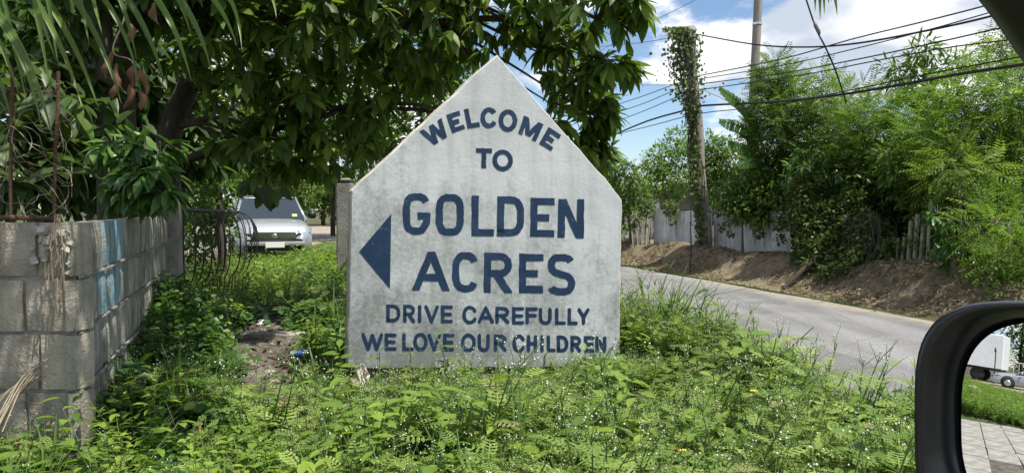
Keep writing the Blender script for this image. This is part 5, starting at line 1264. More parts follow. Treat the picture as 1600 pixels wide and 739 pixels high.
PROTO = proto_plants()
def scatter(name, label, cat, kinds, P, scl, lean=.18):
    """one object of kind stuff: geometry nodes put template plants on the points P (Nx3)"""
    P = np.asarray(P); N = len(P); me = bpy.data.meshes.new(name); me.from_pydata(P.tolist(), [], [])
    nk = sum(len(PROTO[k]) for k in kinds)
    for an, ty, val in (('rot', 'FLOAT_VECTOR', np.stack([rng.normal(size=N) * lean, rng.normal(size=N) * lean, rng.random(N) * 6.283], -1)), ('scl', 'FLOAT', np.asarray(scl)), ('pick', 'INT', rng.integers(0, nk, N))):
        a = me.attributes.new(an, ty, 'POINT')
        if ty == 'FLOAT_VECTOR': a.data.foreach_set('vector', val.astype(np.float32).ravel())
        else: a.data.foreach_set('value', val.astype(np.float32 if ty == 'FLOAT' else np.int32))
    c = bpy.data.collections.new(name + '_templates')
    for k in kinds:
        for o in PROTO[k]: c.objects.link(o)
    o = obj(name, me); tag(o, label, cat, kind='stuff')
    ng = bpy.data.node_groups.new(name, 'GeometryNodeTree'); ng.interface.new_socket('Geometry', in_out='INPUT', socket_type='NodeSocketGeometry'); ng.interface.new_socket('Geometry', in_out='OUTPUT', socket_type='NodeSocketGeometry')
    n = ng.nodes; l = ng.links; gi = n.new('NodeGroupInput'); go = n.new('NodeGroupOutput'); ip = n.new('GeometryNodeInstanceOnPoints'); ci = n.new('GeometryNodeCollectionInfo')
    ci.inputs['Collection'].default_value = c; ci.inputs['Separate Children'].default_value = True; ci.inputs['Reset Children'].default_value = True
    def attr(nm, dt):
        x = n.new('GeometryNodeInputNamedAttribute'); x.data_type = dt; x.inputs['Name'].default_value = nm; return x.outputs['Attribute']
    ip.inputs['Pick Instance'].default_value = True
    l.new(gi.outputs[0], ip.inputs['Points']); l.new(ci.outputs[0], ip.inputs['Instance']); l.new(attr('pick', 'INT'), ip.inputs['Instance Index']); l.new(attr('rot', 'FLOAT_VECTOR'), ip.inputs['Rotation']); l.new(attr('scl', 'FLOAT'), ip.inputs['Scale'])
    l.new(ip.outputs[0], go.inputs[0]); md = o.modifiers.new('scatter', 'NODES'); md.node_group = ng
    return o
def on_g(x, y, dz=-.01): return np.stack([x, y, zg(x, y) + dz], -1)
def sign_uv(x, y):
    q = np.stack([x - SIGN_O.x, y - SIGN_O.y], -1); return q @ np.array(SX.xy), q @ np.array((-SN).xy)
def wall_side(x, y): return (x - WC.x) * WN.x + (y - WC.y) * WN.y      # > 0 on the road side of the wall
def free(x, y, pd=.02):
    u, v = sign_uv(x, y); ins = (u > -.03) & (u < 1.55) & (v > -.025) & (v < .17)
    al = (x - WC.x) * WD.x + (y - WC.y) * WD.y
    inw = (wall_side(x, y) < .03) & (y > WC.y - .04) & (al < 3.4)
    bt = (x + 1.30) ** 2 + (y - 4.45) ** 2 < .2 ** 2
    return (~ins) & ~bt & (path_d(x, y) + .10 * (vnoise(x * 6, y * 6) - .5) > pd) & (perp(x, y) < 2.52) & ~inw
def in_view(x, y, m=.25):
    return (np.abs(x) < y * .70 + m)
def cover():
    def pts(n, x0, x1, y0, y1):
        x = rng.uniform(x0, x1, n); y = rng.uniform(y0, y1, n); return x, y
    # low, fine weeds in the sunny foreground
    x, y = pts(26000, -2.2, 3.2, 1.3, 6.2)
    leftness = sstep(-.55, -1.15, x + .12 * (y - 2.5))
    ok = free(x, y) & in_view(x, y)
    u, v = sign_uv(x, y); lowf = (u > -.15) & (u < 1.65) & (v < 0) & (v > -1.2)
    behind = (u > -.1) & (u < 1.6) & (v > .1)
    r = rng.random(len(x)); patch = vnoise(x * 1.6 + 4, y * 1.6 + 8)
    sc0 = rng.uniform(.5, 1.2, len(x)) * (.45 + 1.05 * patch) * np.where(rng.random(len(x)) < .06, 1.5, 1.0) * np.where(lowf, .64 + .3 * (v < -.6), 1.18) * (.7 + .3 * sstep(1.3, 2.4, y)) 
    m = ok & (r < .30 * (1 - .82 * leftness) * (.4 + 1.2 * patch)) & ~behind
    scatter('fine_leaved_weeds', 'pale feathery weeds with tiny white flowers in front of the sign', 'weeds', ['fine'], on_g(x[m], y[m]), sc0[m])
    m = ok & (r > .30) & (r < .30 + .05 * leftness + .12 * (1 - leftness) * (1.5 - patch)) & ~behind
    scatter('broad_leaved_weeds', 'bright broad-leaved weeds growing among the fine weeds', 'weeds', ['broad'], on_g(x[m], y[m]), sc0[m] * .95)
    m = ok & (r > .6) & (r < .6 + .05 * (1 - .3 * leftness))
    scatter('grass_tufts', 'loose grass tufts scattered through the verge', 'grass', ['grass'], on_g(x[m], y[m]), sc0[m] * .62)
    dd = rng.random(len(x)); m = ok & (dd < .012) & ~behind & (leftness < .6)
    scatter('tall_fine_weeds', 'taller wispy weeds rising here and there from the verge', 'weeds', ['fine'], on_g(x[m], y[m]), rng.uniform(1.25, 1.9, len(x))[m] * np.where(lowf, .5, 1.0)[m])
    m = ok & (dd > .012) & (dd < .022) & ~behind
    scatter('tall_leafy_weeds', 'taller leafy weeds standing above the low foreground plants', 'weeds', ['broad', 'bush'], on_g(x[m], y[m]), rng.uniform(.42, .72, len(x))[m] * np.where(lowf, .5, 1.0)[m])
    m = ok & (dd > .022) & (dd < .032)
    scatter('long_grass', 'long thin grass blades among the foreground weeds', 'grass', ['blade'], on_g(x[m], y[m]), rng.uniform(.38, .62, len(x))[m] * np.where(lowf, .5, 1.0)[m])
    m = ok & (dd > .04) & (dd < .062); scatter('dry_stalks_in_weeds', 'thin dry brown stalks among the green verge plants', 'dry stalks', ['dry'], on_g(x[m], y[m]), rng.uniform(.4, .9, len(x))[m] * np.where(lowf, .7, 1.0)[m], .5)
    m = ok & (r > .7) & (r < .7 + .02 + .28 * leftness)
    k = np.exp(-np.clip(wall_side(x, y), 0, 2) / .25) * (y > 2.6)
    corner = np.exp(-((x - WC.x) ** 2 + (y - WC.y + .15) ** 2) / .35 ** 2)
    scatter('ground_vines', 'dark green heart-leaved ground vines between wall and path', 'ground cover', ['gcov'], on_g(x[m], y[m], -.01), ((sc0 * (.8 + .4 * k) + .12) * (1 - .6 * corner))[m])
    # climbing vine heap along the foot of the wall
    n = 900; al = rng.uniform(.3, 3.0, n); w = rng.uniform(.02, .35, n); q = np.array(WC.xy)[None] + al[:, None] * np.array(WD.xy) + w[:, None] * np.array(WN.xy)
    h = np.clip((.04 + .42 * sstep(.5, 2.6, al)) * (1 - w / .4), .01, 1) * rng.random(n)
    P = np.stack([q[:, 0], q[:, 1], zg(q[:, 0], q[:, 1]) + h], -1); scatter('wall_foot_vines', 'leafy vines heaped along the foot of the block wall', 'vines', ['gcov'], P, rng.uniform(.7, 1.2, n), .4)
    # grass along the road edge, right of the sign
    n = 420; s = rng.uniform(2.0, 10, n); p = 2.28 + rng.normal(size=n) * .14; q = road_pt(0, 0); X = p * UY + s * UX; Y = -p * UX + s * UY; k = free(X, Y) & (Y > 1.7)
    scatter('road_edge_grass', 'tall arching grass along the near edge of the road', 'grass', ['blade', 'grass'], on_g(X[k], Y[k]), (rng.uniform(.3, .72, n))[k])
    n = 46; X = rng.uniform(.92, 1.4, n); Y = rng.uniform(4.3, 5.4, n); k = free(X, Y)
    scatter('sign_side_grass', 'thick clump of tall grass at the right edge of the sign', 'grass', ['blade'], on_g(X[k], Y[k]), rng.uniform(.85, 1.2, n)[k])
    # weeds between the path's end and the car, and beyond the sign
    x, y = pts(9000, -7, 3.0, 5.4, 19.0); ok = free(x, y, .1) & in_view(x, y) & (wall_side(x, y) > -.2) & ~((np.abs(x + 6.3) < 1.2) & (y > 17.0)); r = rng.random(len(x)); far = sstep(6, 12, y)
    m = ok & (r < .30); scatter('leafy_weeds', 'leafy sunlit weeds filling the ground towards the parked car', 'weeds', ['bush', 'broad'], on_g(x[m], y[m]), (rng.uniform(.55, 1.1, len(x)) * (.72 + .3 * far * (x > -.28 * y)))[m])
    m = ok & (r > .9); scatter('far_verge_grass', 'grass in the verge towards the parked car', 'grass', ['grass'], on_g(x[m], y[m]), rng.uniform(.8, 1.3, len(x))[m])
    # far bank: thin green fringe at its foot
    n = 700; s = rng.uniform(2, 26, n); p = 7.62 + rng.normal(size=n) * .10; X = p * UY + s * UX; Y = -p * UX + s * UY
    scatter('bank_fringe_grass', 'short sparse grass at the foot of the far bank', 'grass', ['grass'], on_g(X, Y), rng.uniform(.15, .42, n), .4)
    # dry cuttings on the bank
    n = 26000; s = rng.uniform(3, 26, n); p = 7.75 + 1.75 * rng.random(n) ** .9; X = p * UY + s * UX; Y = -p * UX + s * UY; k = vnoise(X * 2, Y * 2) > .25; X, Y = X[k], Y[k]; n = len(X)
    tw = Tmpl(*strip([(0, -.5, 0), (0, 0, .06), (0, .5, 0)], [.10, .16, .06])); d = rdir(n) * np.array([1, 1, .35]); P = on_g(X, Y, .012)
    me = merge([(tw, P, frames(d, UPV + rng.normal(size=(n, 3)) * .5, rng.uniform(.04, .13, n)), rng.random(n))]); me.materials.append(M['mulch']); tag(obj('dry_cuttings', me), 'dry brown plant cuttings covering the far bank', 'cuttings', kind='stuff')
    # litter of dry leaves on the path
    n = 11000; x = rng.uniform(-3.2, .2, n); y = rng.uniform(2.6, 7.0, n); k = path_d(x, y) < .12; x, y = x[k], y[k]; n = len(x); d = rdir(n) * np.array([1, 1, .3])
    me = merge([(LEAF_S, on_g(x, y, .016), frames(d, UPV + rng.normal(size=(n, 3)) * .4, rng.uniform(.015, .06, n)), rng.random(n))]); me.materials.append(M['litter']); tag(obj('leaf_litter', me), 'dry leaf litter strewn over the dirt path', 'leaf litter', kind='stuff')
cover()

# ================================================================== VEHICLES
def loft(stations, n_arc=5):
    """stations: (y, half width, z low, z high, crown, tuck) -> closed body surface along y"""
    V = []; F = []; row = None
    for (y, hw, z0, z1, cr, tk) in stations:
        h = z1 - z0
        prof = [(0, z0), (hw * .8, z0), (hw * .97, z0 + h * .12), (hw, z0 + h * .42), (hw * (1 - tk * .35), z0 + h * .75), (hw * (1 - tk), z0 + h * .94), (hw * (1 - tk) * .86, z1 + cr * .35), (hw * .45, z1 + cr * .85), (0, z1 + cr)]
        full = [(-x, z) for x, z in prof[1:-1]][::-1]; ring = prof + full
        V += [(x, y, z) for x, z in ring]; row = len(ring)
    for i in range(len(stations) - 1):
        for k in range(row): F.append((i * row + k, i * row + (k + 1) % row, (i + 1) * row + (k + 1) % row, (i + 1) * row + k))
    F.append(tuple(range(row))); F.append(tuple((len(stations) - 1) * row + k for k in range(row))[::-1])
    return V, F
def wheel(t, x, y, r, w, side):
    Mx = Matrix.Translation((x, y, r)) @ Matrix.Rotation(R(90), 4, 'Y')
    wh = MB(); wh.lathe([(r * .62, -w / 2), (r * .93, -w / 2), (r, -w * .36), (r, w * .36), (r * .93, w / 2), (r * .62, w / 2)], 22, Mx); o = wh.build('wheel', M['tyre'], t, True)
    d = MB(); s = side * (w / 2 + .002)
    d.lathe([(r * .60, -.01), (r * .60, .012), (r * .52, .018), (r * .1, .01)], 20, Matrix.Translation((x + s, y, r)) @ Matrix.Rotation(R(90), 4, 'Y')); d.build('rim', M['chrome'], o, True)
    for k in range(5):
        a = k * 2 * math.pi / 5; sm = MB(); sm.box((x + s + side * .012, y + math.cos(a) * r * .32, r + math.sin(a) * r * .32), (.014, r * .44, r * .11), Matrix.Rotation(a, 3, 'X')); sm.build('spoke', M['chrome'], o)
def car(name, label, loc, rz, L, Wd, Hc, hood, suv):
    """front of the car at -y"""
    t = thing(name, label, 'car', loc, rz); hw = Wd / 2; g = .24 if suv else .17; hz = hood; f0 = -L / 2
    st = [(f0, hw * .72, g + .10, hz * .62, .0, .06), (f0 + .05, hw * .90, g + .04, hz * .78, .01, .08), (f0 + .14, hw * .95, g, hz * .90, .02, .10), (f0 + .35, hw * .985, g, hz * .965, .035, .12), (f0 + .75, hw, g, hz, .045, .12),
          (f0 + 1.25, hw, g, hz + .06, .04, .1), (f0 + 2.2, hw, g, hz + .08, .02, .08), (f0 + L - .7, hw, g, hz + .09, .02, .08), (f0 + L - .15, hw * .96, g + .05, hz + .02, .02, .1), (f0 + L, hw * .85, g + .12, hz - .1, .0, .1)]
    ob = obj('body', mesh_from('body', *loft(st), True), M['car_silver'], t)
    ws = f0 + (1.0 if suv else 1.25); wt = f0 + (1.75 if suv else 2.05); re = f0 + L - (.35 if suv else .9); rb = f0 + L - (.12 if suv else .35)
    zb = hz + .03
    # greenhouse: glass core with roof, pillars
    def ring(y, w, z): return [(-w, y, z), (w, y, z)]
    A = [(-hw * .90, ws, zb), (hw * .90, ws, zb), (hw * .92, rb, zb), (-hw * .92, rb, zb)]; Bt = [(-hw * .70, wt, Hc - .06), (hw * .70, wt, Hc - .06), (hw * .72, re, Hc - .06), (-hw * .72, re, Hc - .06)]
    obj('window_glass', mesh_from('window_glass', A + Bt, [(0, 1, 5, 4), (1, 2, 6, 5), (2, 3, 7, 6), (3, 0, 4, 7)]), M['car_glass'], t)
    m = MB(); rf = [(wt - .04, hw * .66, Hc - .075, Hc - .045, .01, .1), (wt + .1, hw * .73, Hc - .08, Hc - .025, .02, .12), (wt + .6, hw * .76, Hc - .08, Hc - .02, .025, .12), (re - .1, hw * .75, Hc - .08, Hc - .03, .02, .12), (re + .05, hw * .70, Hc - .09, Hc - .05, .005, .1)]
    obj('roof', mesh_from('roof', *loft(rf), True), M['car_silver'], t)
    for s in (-1, 1):
        for a, b, r_ in (((s * hw * .905, ws, zb), (s * hw * .705, wt, Hc - .06), .035), ((s * hw * .925, rb - .02, zb), (s * hw * .725, re, Hc - .06), .05), ((s * hw * .925, (ws + rb) / 2 + .1, zb), (s * hw * .73, (wt + re) / 2, Hc - .06), .028)):
            m = MB(); m.tube([a, b], r_, 6); m.build('pillar', M['car_silver'], t, True)
        # headlight wrapped round the corner, wing mirror
        m = MB(); P = [(s * hw * .54, f0 + .05, hz * .73), (s * hw * .90, f0 + .17, hz * .75), (s * hw * .955, f0 + .40, hz * .86), (s * hw * .60, f0 + .20, hz * .885)]
        P2 = [(x * 1.02, y - .075, z + .01) for x, y, z in P]; m.add(P + P2, [(4, 5, 6, 7), (0, 1, 5, 4), (1, 2, 6, 5), (2, 3, 7, 6), (3, 0, 4, 7)]); m.build('headlight', M['lens'], t)
        m = MB(); m.lathe([(.03, -.10), (.085, -.08), (.10, 0), (.085, .09), (.03, .11)], 10, Matrix.Translation((s * (hw + .10), ws + .33, hz + .17)) @ Matrix.Rotation(R(90), 4, 'Y') @ Matrix.Scale(.75, 4, (0, 1, 0))); m.build('wing_mirror', M['car_silver'] if not suv else M['plastic_black'], t, True)
        m = MB(); m.lathe([(.03, 0), (.06, .01), (.06, .02)], 10, Matrix.Translation((s * hw * .70, f0 + .012, g + .18)) @ Matrix.Rotation(R(90), 4, 'X')); m.build('fog_light', M['lens'], t, True)
        for y in (f0 + .85, f0 + L - .85): wheel(t, s * (hw - .09), y, .33 if suv else .31, .2, s)
        m = MB()
        for y in (f0 + .85, f0 + L - .85):
            m = MB(); m.lathe([(.39, -.01), (.39, .004), (.2, .006)], 24, Matrix.Translation((s * (hw - .004), y, .34)) @ Matrix.Rotation(R(90), 4, 'Y')); m.build('wheel_arch', M['tyre'], t, True)
    m = MB(); m.box((0, f0 + .0, hz * .70), (hw * 1.06, .05, hz * .155)); m.build('grille', M['plastic_black'], t)
    for k in range(3):
        m = MB(); m.box((0, f0 - .028, hz * (.655 + .045 * k)), (hw * 1.04, .02, .018)); m.build('grille_bar', M['chrome'], t)
    m = MB(); m.lathe([(.065, 0), (.065, .015), (.03, .02)], 14, Matrix.Translation((0, f0 - .03, hz * .70)) @ Matrix.Rotation(R(90), 4, 'X') @ Matrix.Scale(.7, 4, (0, 1, 0))); m.build('badge', M['chrome'], t, True)
    m = MB(); m.box((0, f0 - .035, g + .27), (hw * 1.5, .07, .10)); o = m.build('bumper', M['car_silver'], t); bv = o.modifiers.new('b', 'BEVEL'); bv.width = .025; bv.segments = 2
    m = MB(); m.box((0, f0 + .0, g + .13), (hw * 1.1, .03, .10)); m.build('air_intake', M['plastic_black'], t)
    m = MB(); m.box((0, f0 - .078, g + .25), (.42, .012, .13)); m.build('number_plate', M['plate'], t)
    if suv:
        m = MB(); q = .8; y = ws + (wt - ws) * (.20); z = zb + (Hc - .06 - zb) * .22; m.box((hw * .62, y - .02, z), (.12, .012, .10), Matrix.Rotation(-math.atan2(wt - ws, Hc - zb), 3, 'X')); m.build('windscreen_sticker', M['sticker_green'], t)
    return t
c = at(418, 360, 19.2); gz = zgf(c.x, c.y)
car('parked_car', 'silver car facing the camera beyond the weeds', (c.x, c.y, gz + .004), math.atan2(-c.x, c.y) * -1 * -1 + R(4), 4.5, 1.82, 1.66, 1.0, True)

# ---- the car the photograph was taken from: window frame and wing mirror
MD0 = ray(1580, 610).normalized(); MP = CAM + MD0 * .62; MR = 1.3
_r = Vector((math.cos(R(205)), math.sin(R(205)), -.026)).normalized(); MN = (_r - ray(1570, 576).normalized()).normalized(); MC = MP - MN * MR
def mray(px, py):
    d = ray(px, py).normalized(); oc = CAM - MC; b = oc.dot(d); h = CAM + d * (-b - math.sqrt(b * b - (oc.dot(oc) - MR * MR))); n = (h - MC) / MR
    return h, d - 2 * d.dot(n) * n
def mground(px, py, z=ROADZ):
    h, r = mray(px, py); return h + r * ((z - h.z) / r.z)
def mat_(px, py, dist):
    h, r = mray(px, py); return h + r * (dist / math.hypot(r.x, r.y))
def own_car():
    t = thing('car', 'black wing mirror and window frame of the car at the right edge', 'car', tuple(MP + Vector((.25, -.1, -.95))))
    def pl(px, py, off=0):
        d = ray(px, py); q = CAM + d * ((MP - CAM).dot(MN) / d.dot(MN)); return q + MN * off
    def loop(cx, cy, rx, ry, e, n=56):
        out = []
        for k in range(n):
            a = 2 * math.pi * k / n; c_, s_ = math.cos(a), math.sin(a); out.append((cx + rx * math.copysign(abs(c_) ** e, c_), cy + ry * math.copysign(abs(s_) ** e, s_)))
        return out
    gl = loop(1655, 655, 153, 153, .66)
    # glass: concentric rings projected on the convex sphere
    V = []; F = []; n = 56; K = 18
    for i in range(K + 1):
        f = i / K
        for (x, y) in gl:
            h, r = mray(1655 + (x - 1655) * f, 655 + (y - 655) * f); V.append(h)
    for i in range(K):
        for k in range(n): F.append((i * n + k, (i + 1) * n + k, (i + 1) * n + (k + 1) % n, i * n + (k + 1) % n))
    me = mesh_from('mirror_glass', local(t, V), F[n:] , True)
    me2 = MB(); V2 = local(t, V[n:]) + local(t, [V[0]]); F2 = [((i - 1) * n + k, i * n + k, i * n + (k + 1) % n, (i - 1) * n + (k + 1) % n) for i in range(1, K) for k in range(n)] + [(len(V2) - 1, k, (k + 1) % n) for k in range(n)]
    bpy.data.meshes.remove(me); me = mesh_from('mirror_glass', V2, F2, True); me.materials.append(M['mirror'])
    if Vector(me.polygons[0].normal).dot(MN) < 0: me.flip_normals()
    me.normals_split_custom_set_from_vertices([((Vector(v) + t.location) - MC).normalized() for v in V2])
    obj('mirror_glass', me, None, t)
    # housing: rings from the glass edge out over the rim and round the back
    rings = [(loop(1655, 655, 156, 156, .66), -.012), (loop(1652, 654, 162, 160, .64), .004), (loop(1648, 652, 178, 168, .60), .014), (loop(1645, 651, 192, 175, .55), .020), (loop(1643, 651, 199, 179, .52), .018), (loop(1642, 651, 203, 182, .5), .008), (loop(1643, 651, 204, 182, .5), -.012), (loop(1648, 650, 192, 172, .55), -.050), (loop(1660, 650, 150, 140, .65), -.085), (loop(1670, 650, 70, 70, .8), -.10)]
    V = []; F = []
    for lp, off in rings:
        V += [pl(x, y, 0) + MN * off for x, y in lp]
    for i in range(len(rings) - 1):
        for k in range(n): F.append((i * n + k, i * n + (k + 1) % n, (i + 1) * n + (k + 1) % n, (i + 1) * n + k))
    F.append(tuple((len(rings) - 1) * n + k for k in range(n)))
    obj('mirror_housing', mesh_from('mirror_housing', local(t, V), F, True), M['plastic_gloss'], t)
    # arm and sloping front window frame
    m = MB(); m.tube(local(t, [pl(1790, 800, -.03), pl(1900, 860, -.03), at(1990, 880, .62)]), [.03, .028, .03], 10); m.build('mirror_arm', M['plastic_black'], t, True)
    P = [at(500, -760, .52), at(800, -700, .50), at(1120, -520, .50), at(1335, -320, .50), at(1465, -170, .50), at(1585, -47, .50), at(1700, 118, .52), at(1860, 330, .55), at(1990, 560, .58), at(2020, 900, .60)]
    m = MB(); m.tube(spline(local(t, P), 8), .026, 10); m.build('window_frame', M['plastic_black'], t, True)
    m = MB(); m.tube(spline(local(t, [p + Vector((.004, .01, -.0245)) for p in P]), 8), .006, 8); m.build('weather_strip', M['plastic_gloss'], t, True)
own_car()
# ---- what the mirror sees: the ground and road behind the camera
def behind():
    q = [mground(1500, 742), mground(1600, 742), mground(1592, 655), mground(1503, 650)]
    c0 = (q[0] + q[1] + q[2] + q[3]) / 4; ax = (q[3] - q[0]); ax.z = 0; ax.normalize(); ay = Vector((-ax.y, ax.x, 0))
    pv = bpy.data.objects.new('pavement', mesh_from('pavement', [(-5, -3.4, .0), (9, -3.4, .0), (9, 3.4, .0), (-5, 3.4, .0)], [(0, 1, 2, 3)])); COL.objects.link(pv); pv.data.materials.append(M['dirt']); pv['kind'] = 'structure'
    pv.matrix_world = Matrix(((ax.x, ay.x, 0, c0.x), (ax.y, ay.y, 0, c0.y), (0, 0, 1, ROADZ + .01), (0, 0, 0, 1)))
    sl = MB(); sl.box((0, 0, .012), (.755, .375, .03)); sm = sl.mesh('paving_slab'); sm.materials.append(M['concrete_slab'])
    for i in range(11):
        for j in range(12):
            if random.random() < (.4 if i > 7 else .10): continue
            o = bpy.data.objects.new('paving_slab', sm); COL.objects.link(o); o.parent = pv; o.location = (-4.2 + i * .78 + (j % 2) * .05, -2.3 + j * .39, random.uniform(-.004, .006)); o.rotation_euler = (0, 0, random.uniform(-.03, .03))
    # grassy mound
    a = [mground(x, y) for x, y in ((1490, 655), (1545, 672), (1578, 655), (1580, 640), (1560, 615), (1530, 600), (1490, 600))]
    cx = sum((v.x for v in a)) / 7; cy = sum((v.y for v in a)) / 7; n = 2600
    g0 = mground(1540, 665); g1 = mground(1535, 612); dv = Vector((g1.x - g0.x, g1.y - g0.y)); Ln = dv.length; dv.normalize(); dn = Vector((-dv.y, dv.x))
    w0 = (mground(1578, 655) - mground(1500, 655)).length / 2; V = []; F = []; NX, NY = 26, 18
    sgn = 1 if dn.dot((mground(1578, 655) - g0).xy) > 0 else -1
    def mz(f, u): return ROADZ + .03 + .5 * (.5 - .5 * sgn * u) * max(0, math.sin(math.pi * min(1, f * .9 + .05))) ** .6 * max(0, 1 - u * u) ** .8
    for i in range(NX + 1):
        for j in range(NY + 1):
            f = i / NX; u = j / NY * 2 - 1; w = w0 * (1.25 + .6 * f); p = g0.xy + dv * (Ln * f * .9) + dn * (u * w - sgn * w * .25); V.append((p.x, p.y, mz(f, u) if 0 < i < NX and 0 < j < NY else ROADZ - .05))
    for i in range(NX):
        for j in range(NY): k = i * (NY + 1) + j; F.append((k, k + 1, k + NY + 2, k + NY + 1))
    mo = obj('mound', mesh_from('mound', V, F, True), M['ground']); mo['kind'] = 'structure'
    P = []
    for k in range(n):
        f = random.uniform(.03, .97); u = random.uniform(-.95, .95); w = w0 * (1.25 + .6 * f); p = g0.xy + dv * (Ln * f * .9) + dn * (u * w - sgn * w * .25); P.append((p.x, p.y, mz(f, u)))
    scatter('mound_grass', 'thick grass on the mound seen in the wing mirror', 'grass', ['grass', 'bush'], P, rng.uniform(.45, .85, n))
    s = mground(1517, 607) ; stn = MB(); stn.lathe([(.05, 0), (.22, .03), (.26, .14), (.18, .26), (.05, .31)], 9); o = stn.build('boulder', M['stone']); h_, r_ = mray(1521, 592); d_ = math.hypot(s.x, s.y) * .62; o.location = h_ + r_ * d_; o.location.z = ROADZ + .36; o.scale = (1.2, .8, .8); tag(o, 'pale boulder on the grassy mound in the mirror', 'boulder')
    # road behind, with car, truck, fence, trees
    A = mground(1574, 606); nr = Vector((A.x - CAM.x, A.y - CAM.y, 0)).normalized(); dr = Vector((-nr.y, nr.x, 0)); dr = (dr - nr * .08).normalized(); nr = Vector((dr.y, -dr.x, 0))
    m = MB(); P = [A - nr * 3.2 - dr * 60, A - nr * 3.2 + dr * 60, A + nr * 4 + dr * 60, A + nr * 4 - dr * 60]; o = obj('rear_road', mesh_from('rear_road', [(p.x, p.y, ROADZ + .012) for p in P], [(0, 1, 2, 3)]), M['asphalt']); o['kind'] = 'structure'
    ang = math.atan2(dr.y, dr.x) - R(90)        # car front (-y) points against dr
    L = 4.45; cc = A + dr * (L / 2 - .85) + nr * .77; car('silver_saloon', 'silver saloon car reflected in the wing mirror', (cc.x, cc.y, ROADZ + .016), ang, L, 1.72, 1.45, .84, False)
    # box truck beyond
    tp = mat_(1572, 575, math.hypot(A.x, A.y) + 6.0) - dr * 3.6; t = thing('box_truck', 'white box truck reflected in the wing mirror', 'truck', (tp.x, tp.y, ROADZ), ang + R(90) + R(5))
    m = MB(); m.box((0, 0, 2.22), (7.2, 2.4, 2.45)); o = m.build('cargo_box', M['truck_white'], t); bv = o.modifiers.new('b', 'BEVEL'); bv.width = .04
    m = MB(); m.box((0, 0, .93), (6.9, 2.2, .12)); m.build('chassis', M['plastic_black'], t)
    m = MB(); m.box((-4.4, 0, 1.5), (1.4, 2.1, 1.9)); o = m.build('cab', M['truck_white'], t); bv = o.modifiers.new('b', 'BEVEL'); bv.width = .15; bv.segments = 3
    m = MB(); m.box((-5.08, 0, 1.85), (.08, 1.8, .7)); m.build('windscreen', M['car_glass'], t)
    for s in (-1, 1):
        m = MB(); m.box((0, s * 1.21, 1.02), (7.1, .02, .05)); m.build('reflective_strip', M['plastic_black'], t)
        for x in (-4.2, 2.0):
            w = MB(); w.lathe([(.25, -.14), (.46, -.13), (.5, 0), (.46, .13), (.25, .14)], 18, Matrix.Translation((x, s * 1.0, .5)) @ Matrix.Rotation(R(90), 4, 'X')); w.build('wheel', M['tyre'], t, True)
    sp_ = mat_(1554, 578, math.hypot(A.x, A.y) + 3.0); t = thing('road_sign', 'small sign on a thin post in front of the reflected truck', 'sign', (sp_.x, sp_.y, ROADZ), ang)
    m = MB(); m.tube([(0, 0, 0), (0, 0, 2.35)], .035, 7); m.build('post', M['iron'], t); m = MB(); m.box((0, -.05, 2.3), (.5, .03, .32)); m.build('panel', M['plank_dark'], t)
    f0 = A + nr * 11; t = thing('pale_railing', 'pale railing wall beyond the reflected saloon car', 'railing', (f0.x, f0.y, ROADZ), math.atan2(dr.y, dr.x))
    m = MB(); m.box((0, 0, .45), (40, .2, .9)); m.build('wall', M['concrete_slab'], t)
    m = MB(); m.box((0, 0, 1.75), (40, .08, .07)); m.build('top_rail', M['truck_white'], t)
    for k in range(60):
        m = MB(); m.box((-12 + k * .4, 0, 1.31), (.05, .05, .82)); m.build('baluster', M['truck_white'], t)
    for k in range(7):
        b = A + nr * (14 + 2 * (k % 2)) + dr * (-14 + 4.6 * k); Lb = [(np.array([b.x + random.uniform(-1.5, 1.5), b.y + random.uniform(-1.5, 1.5), z]), np.array([2.6, 2.6, 1.7])) for z in (1.6, 3.2, 5.0, 6.6)]
        tree('mirror_tree', ['tree farthest left in the mirror behind the truck cab', 'tree behind the middle of the reflected truck', 'tree behind the end of the reflected truck', 'tree behind the pale railing in the mirror', 'tree behind the roof of the reflected saloon car', 'tree behind the rear of the reflected saloon car', 'tree at the inner edge of the mirror glass'][k], (b.x, b.y, ROADZ), [Vector((b.x, b.y, ROADZ)), Vector((b.x, b.y, 5))], .2, .08, Lb, 'leaf', 'leaf_mid', group='trees reflected in the mirror', leaf_len=(.3, .5), dens=.5, twigs=False)
behind()

